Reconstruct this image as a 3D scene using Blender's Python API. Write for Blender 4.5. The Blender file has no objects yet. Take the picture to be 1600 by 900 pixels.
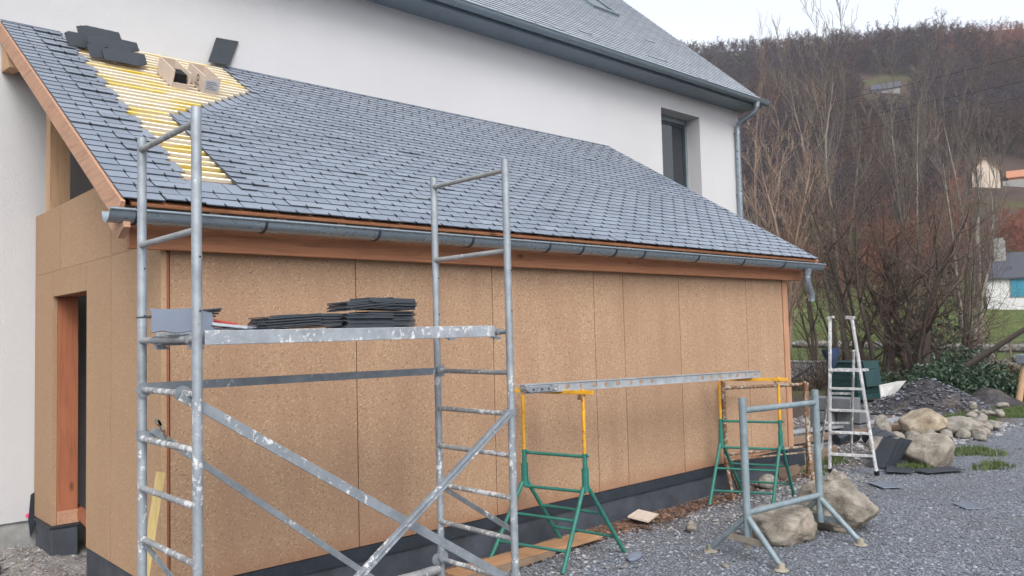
import bpy, math, random
import numpy as np
from mathutils import Vector, Matrix, noise
D = bpy.data; SC = bpy.context.scene; COL = SC.collection
rng = random.Random(7); nr = np.random.RandomState(11)
# ------------------------------------------------------------ camera
A, B, Cc = 0.744372, 0.0544396, -0.0254125
fwd = Vector((math.sin(A)*math.cos(B), math.cos(A)*math.cos(B), math.sin(B)))
rt = Vector((math.cos(A), -math.sin(A), 0)); up = rt.cross(fwd)
r2 = rt*math.cos(Cc)+up*math.sin(Cc); u2 = up*math.cos(Cc)-rt*math.sin(Cc)
cam = D.objects.new('camera', D.cameras.new('camera')); COL.objects.link(cam)
M = Matrix((r2, u2, -fwd)).transposed().to_4x4(); M.translation = (0, -5.5, 1.96)
cam.matrix_world = M
cam.data.lens = 1267.977/1600*36; cam.data.sensor_width = 36; cam.data.clip_start = .05; cam.data.clip_end = 4000
SC.camera = cam
# ------------------------------------------------------------ sky, sun, exposure
w = D.worlds.new('World'); SC.world = w; w.use_nodes = True; nt = w.node_tree; nt.nodes.clear()
SUN_EL, SUN_AZ = math.radians(42), math.radians(208)      # azimuth clockwise from +Y
sky = nt.nodes.new('ShaderNodeTexSky'); sky.sky_type = 'NISHITA'; sky.sun_disc = False
sky.sun_elevation = SUN_EL; sky.sun_rotation = SUN_AZ; sky.air_density = 1.0; sky.dust_density = 2.5; sky.ozone_density = 1.0
hs = nt.nodes.new('ShaderNodeHueSaturation'); hs.inputs['Saturation'].default_value = .28
bg = nt.nodes.new('ShaderNodeBackground'); bg.inputs['Strength'].default_value = .15
wo = nt.nodes.new('ShaderNodeOutputWorld')
nt.links.new(sky.outputs[0], hs.inputs['Color']); nt.links.new(hs.outputs[0], bg.inputs['Color']); nt.links.new(bg.outputs[0], wo.inputs[0])
sl = D.lights.new('sun', 'SUN'); sl.energy = .7; sl.angle = math.radians(26); sl.color = (1, .975, .95)
so = D.objects.new('sun', sl); COL.objects.link(so)
sd = Vector((math.sin(SUN_AZ)*math.cos(SUN_EL), math.cos(SUN_AZ)*math.cos(SUN_EL), math.sin(SUN_EL)))
so.rotation_euler = sd.to_track_quat('Z', 'Y').to_euler(); so.location = (-5, -15, 20)
SC.view_settings.view_transform = 'Standard'; SC.view_settings.look = 'None'
SC.view_settings.exposure = 1.12; SC.view_settings.gamma = 1
SC.render.engine = 'CYCLES'

# ------------------------------------------------------------ materials
def mat(name):
    m = D.materials.new(name); m.use_nodes = True
    return m, m.node_tree, m.node_tree.nodes['Principled BSDF']
class N:                                                   # tiny node helper
    def __init__(s, nt): s.nt = nt
    def new(s, t, **k):
        n = s.nt.nodes.new(t)
        for a, v in k.items(): setattr(n, a, v)
        return n
    def put(s, sock, v):
        if hasattr(v, 'is_output') or isinstance(v, bpy.types.NodeSocket): s.nt.links.new(v, sock)
        else: sock.default_value = v
    def co(s, scale=(1, 1, 1), kind='Object', rot=(0, 0, 0)):
        t = s.new('ShaderNodeTexCoord'); m = s.new('ShaderNodeMapping')
        m.inputs['Scale'].default_value = scale; m.inputs['Rotation'].default_value = rot
        s.nt.links.new(t.outputs[kind], m.inputs['Vector']); return m.outputs[0]
    def noise(s, v, scale, detail=4, rough=.55, dist=0):
        n = s.new('ShaderNodeTexNoise'); s.nt.links.new(v, n.inputs['Vector'])
        n.inputs['Scale'].default_value = scale; n.inputs['Detail'].default_value = detail
        n.inputs['Roughness'].default_value = rough; n.inputs['Distortion'].default_value = dist
        return n.outputs['Fac']
    def vor(s, v, scale, out='Distance', feature='F1', rand=1):
        n = s.new('ShaderNodeTexVoronoi', feature=feature); s.nt.links.new(v, n.inputs['Vector'])
        n.inputs['Scale'].default_value = scale; n.inputs['Randomness'].default_value = rand
        return n.outputs[out]
    def ramp(s, f, pts, interp='LINEAR'):
        r = s.new('ShaderNodeValToRGB'); cr = r.color_ramp; cr.interpolation = interp
        while len(cr.elements) < len(pts): cr.elements.new(.5)
        for e, (p, c) in zip(cr.elements, pts):
            e.position = p; e.color = (*c, 1) if not isinstance(c, (int, float)) else (c, c, c, 1)
        s.put(r.inputs[0], f); return r.outputs[0]
    def mix(s, f, a, b, mode='MIX'):
        n = s.new('ShaderNodeMix', data_type='RGBA', blend_type=mode)
        s.put(n.inputs[0], f)
        for i, v in ((6, a), (7, b)): s.put(n.inputs[i], (*v, 1) if isinstance(v, tuple) and len(v) == 3 else v)
        return n.outputs[2]
    def math(s, op, a, b=0):
        n = s.new('ShaderNodeMath', operation=op); s.put(n.inputs[0], a); s.put(n.inputs[1], b); return n.outputs[0]
    def sep(s, v):
        n = s.new('ShaderNodeSeparateXYZ'); s.nt.links.new(v, n.inputs[0]); return n.outputs
    def bump(s, h, strength=.3, dist=.01, normal=None):
        n = s.new('ShaderNodeBump'); n.inputs['Strength'].default_value = strength; n.inputs['Distance'].default_value = dist
        s.nt.links.new(h, n.inputs['Height'])
        if normal: s.nt.links.new(normal, n.inputs['Normal'])
        return n.outputs[0]
    def island(s):
        return s.new('ShaderNodeNewGeometry').outputs['Random Per Island']
    def objrand(s):
        return s.new('ShaderNodeObjectInfo').outputs['Random']
def P(b, n, color=None, rough=None, metal=None, spec=None, normal=None):
    if color is not None: n.put(b.inputs['Base Color'], (*color, 1) if isinstance(color, tuple) and len(color) == 3 else color)
    if rough is not None: n.put(b.inputs['Roughness'], rough)
    if metal is not None: n.put(b.inputs['Metallic'], metal)
    if spec is not None: b.inputs['Specular IOR Level'].default_value = spec
    if normal is not None: n.put(b.inputs['Normal'], normal)

def m_plain(name, c, rough=.6, metal=0, var=.25, scale=8, bump=.15, bs=60, spec=.5):
    m, t, b = mat(name); n = N(t); co = n.co()
    f = n.noise(co, scale, 6, .6)
    lo = tuple(x*(1-var) for x in c); hi = tuple(min(1, x*(1+var)) for x in c)
    P(b, n, n.ramp(f, [(.3, lo), (.7, hi)]), n.ramp(n.noise(co, scale*2.3, 3), [(.3, rough*.85), (.7, min(1, rough*1.15))]), metal, spec,
      n.bump(n.noise(co, bs, 4), bump, .004)); return m
def m_particle(name, chips=1.0, stain=True, tint=(1, 1, 1)):
    m, t, b = mat(name); n = N(t); co = n.co((1, 1, 1))
    T = lambda c: tuple(x*y for x, y in zip(c, tint))
    big = n.noise(co, 1.3, 4, .6); fine = n.noise(co, 90, 3, .7)
    base = n.mix(big, T((.365, .238, .148)), T((.475, .325, .212)))
    base = n.mix(n.ramp(fine, [(.3, 0), (.75, .5)]), base, T((.27, .155, .085)))
    h = fine
    # wood chips: short strands in three directions
    for i, (rx, sc, th, c) in enumerate(((.5, 20, .13, (.70, .53, .37)), (-.9, 18, .12, (.64, .47, .32)), (1.35, 23, .13, (.68, .51, .36)), (.1, 19, .12, (.09, .05, .035)), (-.5, 22, .11, (.13, .075, .05)), (1.0, 15, .10, (.07, .045, .035)))):
        cc = n.co((1, 1, 1), rot=(rx*.3, rx, rx*.5)); mp = n.new('ShaderNodeMapping'); mp.inputs['Scale'].default_value = (1, 1, 3.2)
        t.links.new(cc, mp.inputs[0])
        ds = n.new('ShaderNodeVectorMath', operation='ADD'); nn = n.new('ShaderNodeTexNoise'); nn.inputs['Scale'].default_value = 18
        t.links.new(co, nn.inputs[0]); sc2 = n.new('ShaderNodeVectorMath', operation='SCALE'); sc2.inputs['Scale'].default_value = .035
        t.links.new(nn.outputs['Color'], sc2.inputs[0]); t.links.new(mp.outputs[0], ds.inputs[0]); t.links.new(sc2.outputs[0], ds.inputs[1])
        v = n.vor(ds.outputs[0], sc*.9); f = n.ramp(v, [(th, 1), (th+.1, 0)])
        f = n.math('MULTIPLY', f, (.72 if i < 3 else .8)*chips)
        base = n.mix(f, base, T(c))
    if stain:
        z = n.sep(n.co())[2]
        zz = n.math('ADD', z, n.math('MULTIPLY', n.noise(co, 7, 5, .7), -.24))
        f = n.ramp(zz, [(.2, .9), (.36, 0)])
        base = n.mix(n.math('MULTIPLY', f, .75), base, (.24, .085, .04))
        wv = n.ramp(n.noise(n.co((1.1, 1.1, .25)), 3.2, 4, .6), [(.42, 0), (.7, .5)])
        base = n.mix(wv, base, T((.27, .15, .10)))
    base = n.mix(n.math('MULTIPLY', n.objrand(), .45), base, T((.30, .19, .12)))
    P(b, n, base, .85, 0, .25, n.bump(h, .25, .003)); return m
def m_wood(name, c, axis=0, dark=.6, knots=True, rough=.65, gs=1.0, yellow=None):
    m, t, b = mat(name); n = N(t)
    s = [14, 14, 14]; s[axis] = .7
    g = n.noise(n.co(tuple(x*gs for x in s)), 3.5, 6, .65, .6)
    lo = tuple(x*dark for x in c)
    col = n.ramp(g, [(.28, lo), (.5, c), (.75, tuple(min(1, x*1.14) for x in c))])
    col = n.mix(n.ramp(n.noise(n.co(), 2.2, 3), [(.35, 0), (.7, .35)]), col, tuple(x*.72 for x in c))
    if knots:
        ks = [5, 5, 5]; ks[axis] = 2.2
        v = n.vor(n.co(tuple(ks)), 1.0)
        col = n.mix(n.ramp(v, [(.05, .85), (.13, 0)]), col, tuple(x*.32 for x in c))
    if yellow:
        col = n.mix(n.ramp(n.noise(n.co((.55, 2.6, 2.6)), 2.2, 5, .65), [(.49, 0), (.61, .92)]), col, yellow)
    P(b, n, col, rough, 0, .3, n.bump(g, .2, .002)); return m
def m_metal(name, c=(.42, .45, .48), rough=.42, metal=.65, splat=0.0, zlim=None, rust=0, calm=False):
    m, t, b = mat(name); n = N(t); co = n.co()
    f = n.noise(co, 9, 6, .65); v_ = .93 if calm else .75; col = n.ramp(f, [(.3, tuple(x*v_ for x in c)), (.7, tuple(min(1, x*(1.06 if calm else 1.2)) for x in c))])
    met = metal
    if splat:
        s = n.noise(n.co((1, 1, .8)), 26, 6, .72); k = n.noise(co, 3.1, 3)
        s = n.math('ADD', s, n.math('MULTIPLY', n.math('SUBTRACT', k, .5), .55))
        if zlim is not None:
            z = n.sep(n.co())[2]; s = n.math('SUBTRACT', s, n.ramp(n.math('MULTIPLY', z, .3), [(zlim*.3-.06, 0), (zlim*.3+.04, .14)]))
        fs = n.ramp(s, [(.62-splat, 0), (.66-splat, .85)])
        col = n.mix(fs, col, (.66, .66, .66)); met = n.math('MULTIPLY', n.math('SUBTRACT', 1, fs), metal)
    if rust:
        s = n.ramp(n.noise(co, 22, 6, .7), [(.55-rust, 0), (.62-rust, 1)])
        col = n.mix(s, col, n.ramp(n.noise(co, 60, 3), [(.3, (.10, .045, .02)), (.7, (.22, .11, .05))])); 
        met = n.math('MULTIPLY', n.math('SUBTRACT', 1, s), metal)
    P(b, n, col, n.ramp(n.noise(co, 20, 4), [(.3, rough*.8), (.7, min(1, rough*1.35))]), met, .5, n.bump(n.noise(co, 45, 5), .03 if calm else .12, .003)); return m
def m_slate(name, lo, hi, rough=.45, spec=.5):
    m, t, b = mat(name); n = N(t); co = n.co()
    r = n.island(); f = n.noise(co, 22, 6, .65, .4)
    col = n.mix(n.math('ADD', n.math('MULTIPLY', r, .8), n.math('MULTIPLY', f, .3)), lo, hi)
    col = n.mix(n.ramp(n.noise(co, 1.1, 3), [(.45, 0), (.75, .25)]), col, tuple(x*.7 for x in lo))
    P(b, n, col, n.ramp(n.noise(co, 14, 4), [(.3, rough*.8), (.75, rough*1.3)]), 0, spec, n.bump(n.noise(co, 30, 4, .6), .12, .004)); return m
def m_stucco():
    m, t, b = mat('stucco'); n = N(t); co = n.co()
    c = n.ramp(n.noise(co, .35, 4), [(.3, (.475, .475, .487)), (.7, (.525, .525, .535))])
    c = n.mix(n.ramp(n.noise(n.co((1, 1, .15)), 1.8, 5), [(.55, 0), (.8, .25)]), c, (.43, .43, .44))
    P(b, n, c, .92, 0, .2, n.bump(n.noise(co, 70, 4, .8), .9, .006)); return m
def m_gravel(name='gravel'):
    m, t, b = mat(name); n = N(t); co = n.co(kind='Object')
    v1 = n.vor(co, 42, 'Color'); d1 = n.vor(co, 42); v2 = n.vor(co, 95, 'Color'); d2 = n.vor(co, 95)
    sx = n.sep(v1)[0]
    col = n.ramp(sx, [(0, (.11, .127, .155)), (.45, (.21, .235, .275)), (.8, (.30, .33, .375)), (.97, (.40, .42, .455))])
    col = n.mix(.45, col, n.ramp(n.sep(v2)[1], [(0, (.08, .09, .11)), (.6, (.22, .245, .285)), (1, (.38, .405, .44))]))
    col = n.mix(n.ramp(d1, [(.35, 0), (.75, .7)]), col, (.05, .05, .06))
    big = n.noise(co, .9, 5, .6)
    col = n.mix(n.ramp(big, [(.42, 0), (.68, .5)]), col, (.12, .115, .11))
    # soil and chips beside the wall and under the trestles
    s = n.sep(co); band = n.math('ADD', s[1], n.math('MULTIPLY', n.noise(co, 1.6, 5, .65), 1.1))
    f = n.ramp(n.math('MULTIPLY', n.math('ADD', band, 1), .5), [(.50, 0), (.66, .9)])
    soil = n.ramp(n.noise(co, 24, 6, .75), [(.3, (.05, .04, .035)), (.5, (.13, .10, .085)), (.72, (.25, .22, .20))])
    col = n.mix(f, col, soil)
    dm = n.math('MULTIPLY', n.ramp(n.math('ADD', s[1], n.math('MULTIPLY', n.noise(co, 3, 4), .6)), [(.55, 0), (.95, 1)]), n.ramp(n.math('MULTIPLY', s[0], .2), [(.46, 1), (.5, 0)]))
    col = n.mix(n.math('MULTIPLY', dm, .9), col, n.ramp(n.noise(co, 5, 7, .7), [(.3, (.13, .11, .10)), (.5, (.30, .27, .25)), (.7, (.46, .44, .42))]))
    h = n.math('SUBTRACT', 1, d1); h = n.math('ADD', h, n.math('MULTIPLY', d2, -.5))
    P(b, n, col, .8, 0, .35, n.bump(h, 1.0, .016)); return m
def m_ground():
    m, t, b = mat('ground'); n = N(t); co = n.co()
    s = n.sep(co); u = n.math('ADD', n.math('MULTIPLY', s[0], .788), n.math('MULTIPLY', n.math('ADD', s[1], 5.5), .616))
    grass = n.ramp(n.noise(co, .5, 7, .7), [(.3, (.045, .065, .02)), (.55, (.10, .125, .04)), (.75, (.16, .17, .06))])
    soil = n.ramp(n.noise(co, 12, 7, .75), [(.3, (.035, .028, .024)), (.55, (.10, .08, .065)), (.75, (.2, .17, .15))])
    wood = n.ramp(n.noise(co, .06, 8, .7), [(.3, (.045, .032, .03)), (.5, (.075, .052, .042)), (.63, (.075, .08, .032)), (.74, (.14, .07, .035))])
    un = n.math('ADD', u, n.math('MULTIPLY', n.noise(co, .25, 4), 6))
    c = n.mix(n.ramp(n.math('MULTIPLY', un, .01), [(.27, 0), (.31, 1)]), soil, grass)
    c = n.mix(n.ramp(n.math('MULTIPLY', un, .004), [(.40, 0), (.5, 1)]), c, wood)
    P(b, n, c, .95, 0, .1, n.bump(n.noise(co, 30, 6, .8), .8, .03)); return m
def m_rock(name, lo, hi):
    m, t, b = mat(name); n = N(t); co = n.co()
    f = n.noise(co, 4.5, 8, .68, .5)
    c = n.ramp(f, [(.28, tuple(x*.45 for x in lo)), (.42, lo), (.6, hi), (.8, tuple(min(1, x*1.25) for x in hi))])
    c = n.mix(n.ramp(n.noise(co, 1.7, 4), [(.5, 0), (.66, .28)]), c, (.34, .24, .15))
    c = n.mix(n.ramp(n.vor(n.co((1, 1, 2)), 7, feature='DISTANCE_TO_EDGE'), [(0, .55), (.025, 0)]), c, tuple(x*.5 for x in lo))
    P(b, n, c, .9, 0, .2, n.bump(n.noise(co, 13, 10, .8), 1.0, .05)); return m
def m_bark(name, c, var=.35):
    m, t, b = mat(name); n = N(t); co = n.co((1, 1, .3))
    f = n.noise(co, 18, 6, .7)
    col = n.ramp(f, [(.3, tuple(x*(1-var) for x in c)), (.7, tuple(x*(1+var) for x in c))])
    col = n.mix(n.math('MULTIPLY', n.island(), .5), col, tuple(x*.6 for x in c))
    P(b, n, col, .9, 0, .15, n.bump(f, .5, .01)); return m
def m_leaf(name, lo, hi, rough=.5):
    m, t, b = mat(name); n = N(t)
    P(b, n, n.mix(n.island(), lo, hi), rough, 0, .4); return m
def m_glass_dark(name, c=(.02, .025, .03)):
    m, t, b = mat(name); n = N(t); P(b, n, c, .06, 0, .8); return m
def m_galvdeck(): return m_metal('deck_metal', (.34, .37, .40), .5, .45, .06)

particle = m_particle('particle_board'); particle_end = m_particle('particle_board_end', .35, False, (1.0, .99, .96))
wood_red = m_wood('larch_orange', (.42, .185, .095), 0); wood_redz = m_wood('larch_orange_upright', (.37, .135, .07), 2)
wood_verge = m_wood('larch_verge', (.47, .27, .175), 1, knots=False)
wood_post = m_wood('larch_corner', (.46, .25, .15), 2); wood_pale = m_wood('spruce_upright', (.50, .32, .19), 2); wood_pale_x = m_wood('spruce_plank', (.42, .24, .13), 0)
batten_m = m_wood('yellow_batten', (.86, .77, .62), 0, .85, False, yellow=(.78, .55, .03))
deck_m = m_wood('under_deck', (.20, .145, .105), 0, .6, False, yellow=(.27, .18, .05))
crate_m = m_wood('crate_plywood', (.60, .50, .42), 0, .8, False)
stick_m = m_wood('pine_lath', (.62, .47, .20), 2, .8, False); dark_wood = m_wood('weathered_board', (.24, .17, .12), 0)
stucco = m_stucco(); gravel = m_gravel(); ground_m = m_ground()
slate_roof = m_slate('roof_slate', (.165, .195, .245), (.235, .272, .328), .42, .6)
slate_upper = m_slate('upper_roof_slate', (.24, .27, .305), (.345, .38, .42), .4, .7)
slate_dark = m_slate('stacked_slate', (.016, .020, .026), (.055, .064, .078), .6, .3)
slate_mid = m_slate('loose_slate', (.10, .12, .16), (.16, .19, .24), .5)
slate_edge_shade = m_plain('slate_edge_shade', (.06, .07, .09), .8, 0, .3, 30)
hook_m = m_plain('hook_black', (.015, .015, .018), .5, .5)
zinc = m_metal('zinc', (.30, .355, .40), .30, .7, calm=True); zinc_dark = m_plain('grey_trim', (.19, .235, .27), .45, .3, .06, 3)
scaf = m_metal('scaffold_tube', (.30, .33, .36), .5, .4, .035, 1.9); scaf_rung = m_metal('scaffold_rung', (.31, .32, .325), .55, .35, .09, 1.9)
scaf_flat = m_metal('scaffold_flat', (.27, .30, .33), .5, .5, .01); deckm = m_galvdeck()
galv = m_metal('galvanised', (.22, .275, .30), .55, .3); alu = m_metal('aluminium', (.45, .48, .51), .4, .5)
green = m_metal('green_paint', (.025, .16, .125), .45, 0, rust=.0); yellow = m_metal('yellow_paint', (.62, .32, .02), .45, 0, rust=-.03)
rusty = m_metal('rusty_paint', (.32, .30, .25), .7, 0, rust=.12)
foot_m = m_plain('foot_rusty_white', (.27, .24, .19), .8)
plinth_m = m_plain('bitumen_plinth', (.045, .052, .066), .7, 0, .4, 4, .4, 30); mem_m = m_plain('black_membrane', (.022, .028, .038), .45, 0, .3)
block_m = m_plain('grey_block', (.13, .14, .15), .9, 0, .2, 5, .4); conc = m_plain('concrete', (.28, .28, .27), .9, 0, .25, 6, .4); darkin = m_plain('interior_dark', (.05, .04, .035), .9)
glass_m = m_glass_dark('window_glass'); rock_m = m_rock('beige_rock', (.29, .26, .215), (.50, .455, .39)); rock_b = m_rock('grey_rock', (.27, .25, .22), (.45, .42, .37)); rock_o = m_rock('ochre_rock', (.34, .28, .20), (.55, .48, .38))
binm = m_plain('compost_green', (.010, .042, .045), .5, 0, .2); white_m = m_plain('white_paint', (.62, .62, .61), .8, 0, .1)
bluebag = m_plain('blue_plastic', (.03, .05, .11), .35); red_m = m_plain('red_handle', (.45, .06, .04), .4); pink_m = m_plain('pink_mark', (.8, .08, .2), .6)
ink = m_plain('ink', (.10, .09, .10), .8); paper = m_plain('paper_label', (.45, .49, .56), .7, 0, .12, 40)
bark_g = m_bark('bark_grey', (.25, .225, .185)); bark_p = m_bark('bark_pinkish', (.33, .235, .18)); bark_d = m_bark('bark_dark', (.10, .080, .068))
twig_r = m_bark('twig_reddish', (.13, .092, .075)); twig_g = m_bark('twig_grey', (.21, .185, .16)); twig_d = m_bark('twig_dark', (.11, .085, .075)); 
forest_m = m_bark('forest_twig', (.080, .058, .062)); forest_r = m_bark('forest_twig_red', (.26, .105, .07)); forest_w = m_bark('forest_twig_warm', (.105, .066, .050)); forest_l = m_bark('forest_twig_grey', (.105, .090, .094)); forest_g = m_leaf('forest_green', (.03, .045, .02), (.06, .075, .03), .8)
leaf_d = m_leaf('laurel_leaf', (.022, .045, .026), (.055, .095, .05), .4); leaf_l = m_leaf('bush_leaf', (.03, .06, .02), (.08, .12, .045)); leaf_br = m_leaf('dry_leaf', (.14, .07, .035), (.30, .17, .09), .8)
grass_m = m_leaf('grass_blade', (.045, .08, .02), (.12, .16, .05), .7); stone_s = m_leaf('gravel_stone', (.10, .115, .14), (.28, .305, .35), .8)
chip_m = m_leaf('bark_chip', (.06, .032, .022), (.22, .125, .08), .9); rubble_d = m_leaf('dark_rubble', (.05, .055, .065), (.20, .21, .24), .9); rubble_m = m_leaf('rubble', (.12, .12, .13), (.38, .37, .36), .9)
roof_tile = m_plain('slate_roof_far', (.06, .065, .08), .6); pale_wall = m_plain('cream_wall', (.62, .52, .42), .9, 0, .1); blue_paint = m_plain('blue_shutter', (.03, .22, .32), .6)
orange_wall = m_plain('terracotta_wall', (.42, .19, .11), .9, 0, .2); stone_wall_m = m_rock('field_stone', (.15, .145, .135), (.30, .29, .275)); cable_m = m_plain('cable_black', (.02, .02, .022), .6)

# ------------------------------------------------------------ mesh builder
class MB:
    def __init__(s): s.v = []; s.f = []
    def add(s, vs, fs):
        o = len(s.v); s.v += [tuple(v) for v in vs]; s.f += [tuple(i+o for i in f) for f in fs]; return s
    def box(s, a, b, m=None):
        (x0, y0, z0), (x1, y1, z1) = a, b
        vs = [Vector(p) for p in ((x0, y0, z0), (x1, y0, z0), (x1, y1, z0), (x0, y1, z0), (x0, y0, z1), (x1, y0, z1), (x1, y1, z1), (x0, y1, z1))]
        if m is not None: vs = [m @ v for v in vs]
        return s.add(vs, [(0, 3, 2, 1), (4, 5, 6, 7), (0, 1, 5, 4), (1, 2, 6, 5), (2, 3, 7, 6), (3, 0, 4, 7)])
    def bar(s, p, q, w, h, upv=(0, 0, 1)):
        p, q = Vector(p), Vector(q); d = (q-p); L = d.length; d.normalize(); U = Vector(upv)
        sd = d.cross(U)
        if sd.length < 1e-4: sd = d.cross(Vector((1, 0, 0)))
        sd.normalize(); U = sd.cross(d)
        m = Matrix((d, sd, U)).transposed().to_4x4(); m.translation = p
        return s.box((0, -w/2, -h/2), (L, w/2, h/2), m)
    def tube(s, p, q, r, r2=None, n=12, cap=True):
        p, q = Vector(p), Vector(q); r2 = r if r2 is None else r2
        d = (q-p).normalized(); a = d.orthogonal().normalized(); b = d.cross(a)
        vs = []
        for c, rr in ((p, r), (q, r2)):
            for i in range(n):
                t = 2*math.pi*i/n; vs.append(c+a*math.cos(t)*rr+b*math.sin(t)*rr)
        fs = [(i, (i+1) % n, n+(i+1) % n, n+i) for i in range(n)]
        if cap: fs += [tuple(range(n))[::-1], tuple(range(n, 2*n))]
        return s.add(vs, fs)
    def path(s, pts, r, n=10, cap=True):
        pts = [Vector(p) for p in pts]; rs = r if isinstance(r, (list, tuple)) else [r]*len(pts)
        vs = []; pa = None
        for k, p in enumerate(pts):
            d = (pts[min(k+1, len(pts)-1)]-pts[max(k-1, 0)]).normalized()
            a = d.orthogonal().normalized() if pa is None else (pa-d*pa.dot(d)).normalized()
            pa = a; b = d.cross(a)
            for i in range(n):
                t = 2*math.pi*i/n; vs.append(p+a*math.cos(t)*rs[k]+b*math.sin(t)*rs[k])
        fs = [(k*n+i, k*n+(i+1) % n, (k+1)*n+(i+1) % n, (k+1)*n+i) for k in range(len(pts)-1) for i in range(n)]
        if cap: fs += [tuple(range(n))[::-1], tuple(range((len(pts)-1)*n, len(pts)*n))]
        return s.add(vs, fs)
    def prism(s, poly, axis, a, b):                        # extrude a 2D polygon along an axis
        n = len(poly)
        def P3(u, v, w): return {0: (w, u, v), 1: (u, w, v), 2: (u, v, w)}[axis]
        vs = [P3(u, v, a) for u, v in poly]+[P3(u, v, b) for u, v in poly]
        return s.add(vs, [tuple(range(n))[::-1], tuple(range(n, 2*n))]+[(i, (i+1) % n, n+(i+1) % n, n+i) for i in range(n)])
    def build(s, name, m, parent=None, smooth=False, bevel=0, recalc=True):
        me = D.meshes.new(name); me.from_pydata(s.v, [], s.f)
        if recalc:
            import bmesh
            bm = bmesh.new(); bm.from_mesh(me); bmesh.ops.recalc_face_normals(bm, faces=bm.faces)
            bm.to_mesh(me); bm.free()
        me.materials.append(m)
        if smooth:
            me.shade_smooth()
        o = D.objects.new(name, me); COL.objects.link(o)
        if parent is not None:
            o.parent = parent; o.matrix_parent_inverse = parent.matrix_basis.inverted()
        if bevel:
            md = o.modifiers.new('b', 'BEVEL'); md.width = bevel; md.segments = 2; md.limit_method = 'ANGLE'
        if smooth:
            md = o.modifiers.new('e', 'EDGE_SPLIT'); md.split_angle = math.radians(40)
        return o
def npmesh(name, V, F, m, parent=None, smooth=False):      # V (n,3), F (k,3|4)
    me = D.meshes.new(name); V = np.asarray(V, np.float32); F = np.asarray(F, np.int32); k, q = F.shape
    me.vertices.add(len(V)); me.vertices.foreach_set('co', V.ravel())
    me.loops.add(k*q); me.loops.foreach_set('vertex_index', F.ravel())
    me.polygons.add(k); me.polygons.foreach_set('loop_start', np.arange(0, k*q, q, dtype=np.int32))
    me.update(calc_edges=True); me.materials.append(m)
    if smooth: me.shade_smooth()
    else: me.shade_flat()
    o = D.objects.new(name, me); COL.objects.link(o)
    if parent is not None: o.parent = parent; o.matrix_parent_inverse = parent.matrix_basis.inverted()
    return o
def tag(o, label=None, cat=None, group=None, kind=None):
    if label: o['label'] = label
    if cat: o['category'] = cat
    if group: o['group'] = group
    if kind: o['kind'] = kind
    return o
def thing(name, label, cat, loc=(0, 0, 0), group=None):
    o = D.objects.new(name, None); COL.objects.link(o); o.location = loc; o.empty_display_size = .1
    o.matrix_basis = Matrix.Translation(loc); return tag(o, label, cat, group)

# ------------------------------------------------------------ terrain
HP = [(-400, 0), (42, 0), (60, .9), (83, 3.2), (130, 12), (187, 29), (269, 75), (330, 111), (350, 119), (420, 120), (700, 110), (3000, 60)]
def hz(x, y):
    d = .788*x+.616*(y+5.5); l = -.616*x+.788*(y+5.5)
    h = np.interp(d, [p[0] for p in HP], [p[1] for p in HP])
    k = min(max((d-60)/120, 0), 1)*min(max((355-d)/60, .12), 1)
    h += k*(noise.noise(Vector((x*.012, y*.012, 0)))*9+noise.noise(Vector((x*.04, y*.04, 3)))*2.5)*.6
    return h
def near_h(x, y):
    h = 0.012*noise.noise(Vector((x*2.1, y*2.1, 0)))+.02*noise.noise(Vector((x*.5, y*.5, 4)))
    a = min(max((2.6-x)/.8, 0), 1)*min(max((y-.9)/1.3, 0), 1)          # raised rubble by the door
    return h+.10*a
us = np.unique(np.concatenate([np.linspace(-60, 40, 26), np.linspace(40, 420, 96), np.linspace(420, 3000, 14)]))
vs_ = np.unique(np.concatenate([np.linspace(-3000, -420, 10), np.linspace(-420, 300, 100), np.linspace(300, 2600, 10)]))
V = []
for d in us:
    for l in vs_:
        x = .788*d-.616*l; y = .616*d+.788*l-5.5; V.append((x, y, hz(x, y)-.06))
n1 = len(vs_); F = [(i*n1+j, (i+1)*n1+j, (i+1)*n1+j+1, i*n1+j+1) for i in range(len(us)-1) for j in range(n1-1)]
tag(npmesh('ground', V, F, ground_m, smooth=True), kind='structure')
# gravel yard as its own uneven sheet with a ragged far border
xs = np.arange(-9, 22.6, .16); ys = np.arange(-9, 4.2, .16); V = []; idx = {}; F = []
def yard(x, y):
    e = .5*noise.noise(Vector((x*.5, y*.5, 9)))
    if x > 17.5+e and y > 0.6+e: return False
    if x > 11 and y > 3.0+e: return False
    if y > 3.3 and x < 16: return False
    if 2.3 < x < 9.9 and y > .2: return False
    return True
for i, x in enumerate(xs):
    for j, y in enumerate(ys):
        if yard(x, y): idx[i, j] = len(V); V.append((x, y, near_h(x, y)))
for (i, j) in list(idx):
    q = [(i, j), (i+1, j), (i+1, j+1), (i, j+1)]
    if all(k in idx for k in q): F.append([idx[k] for k in q])
tag(npmesh('gravel_yard', V, F, gravel, smooth=True), kind='structure')

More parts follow.
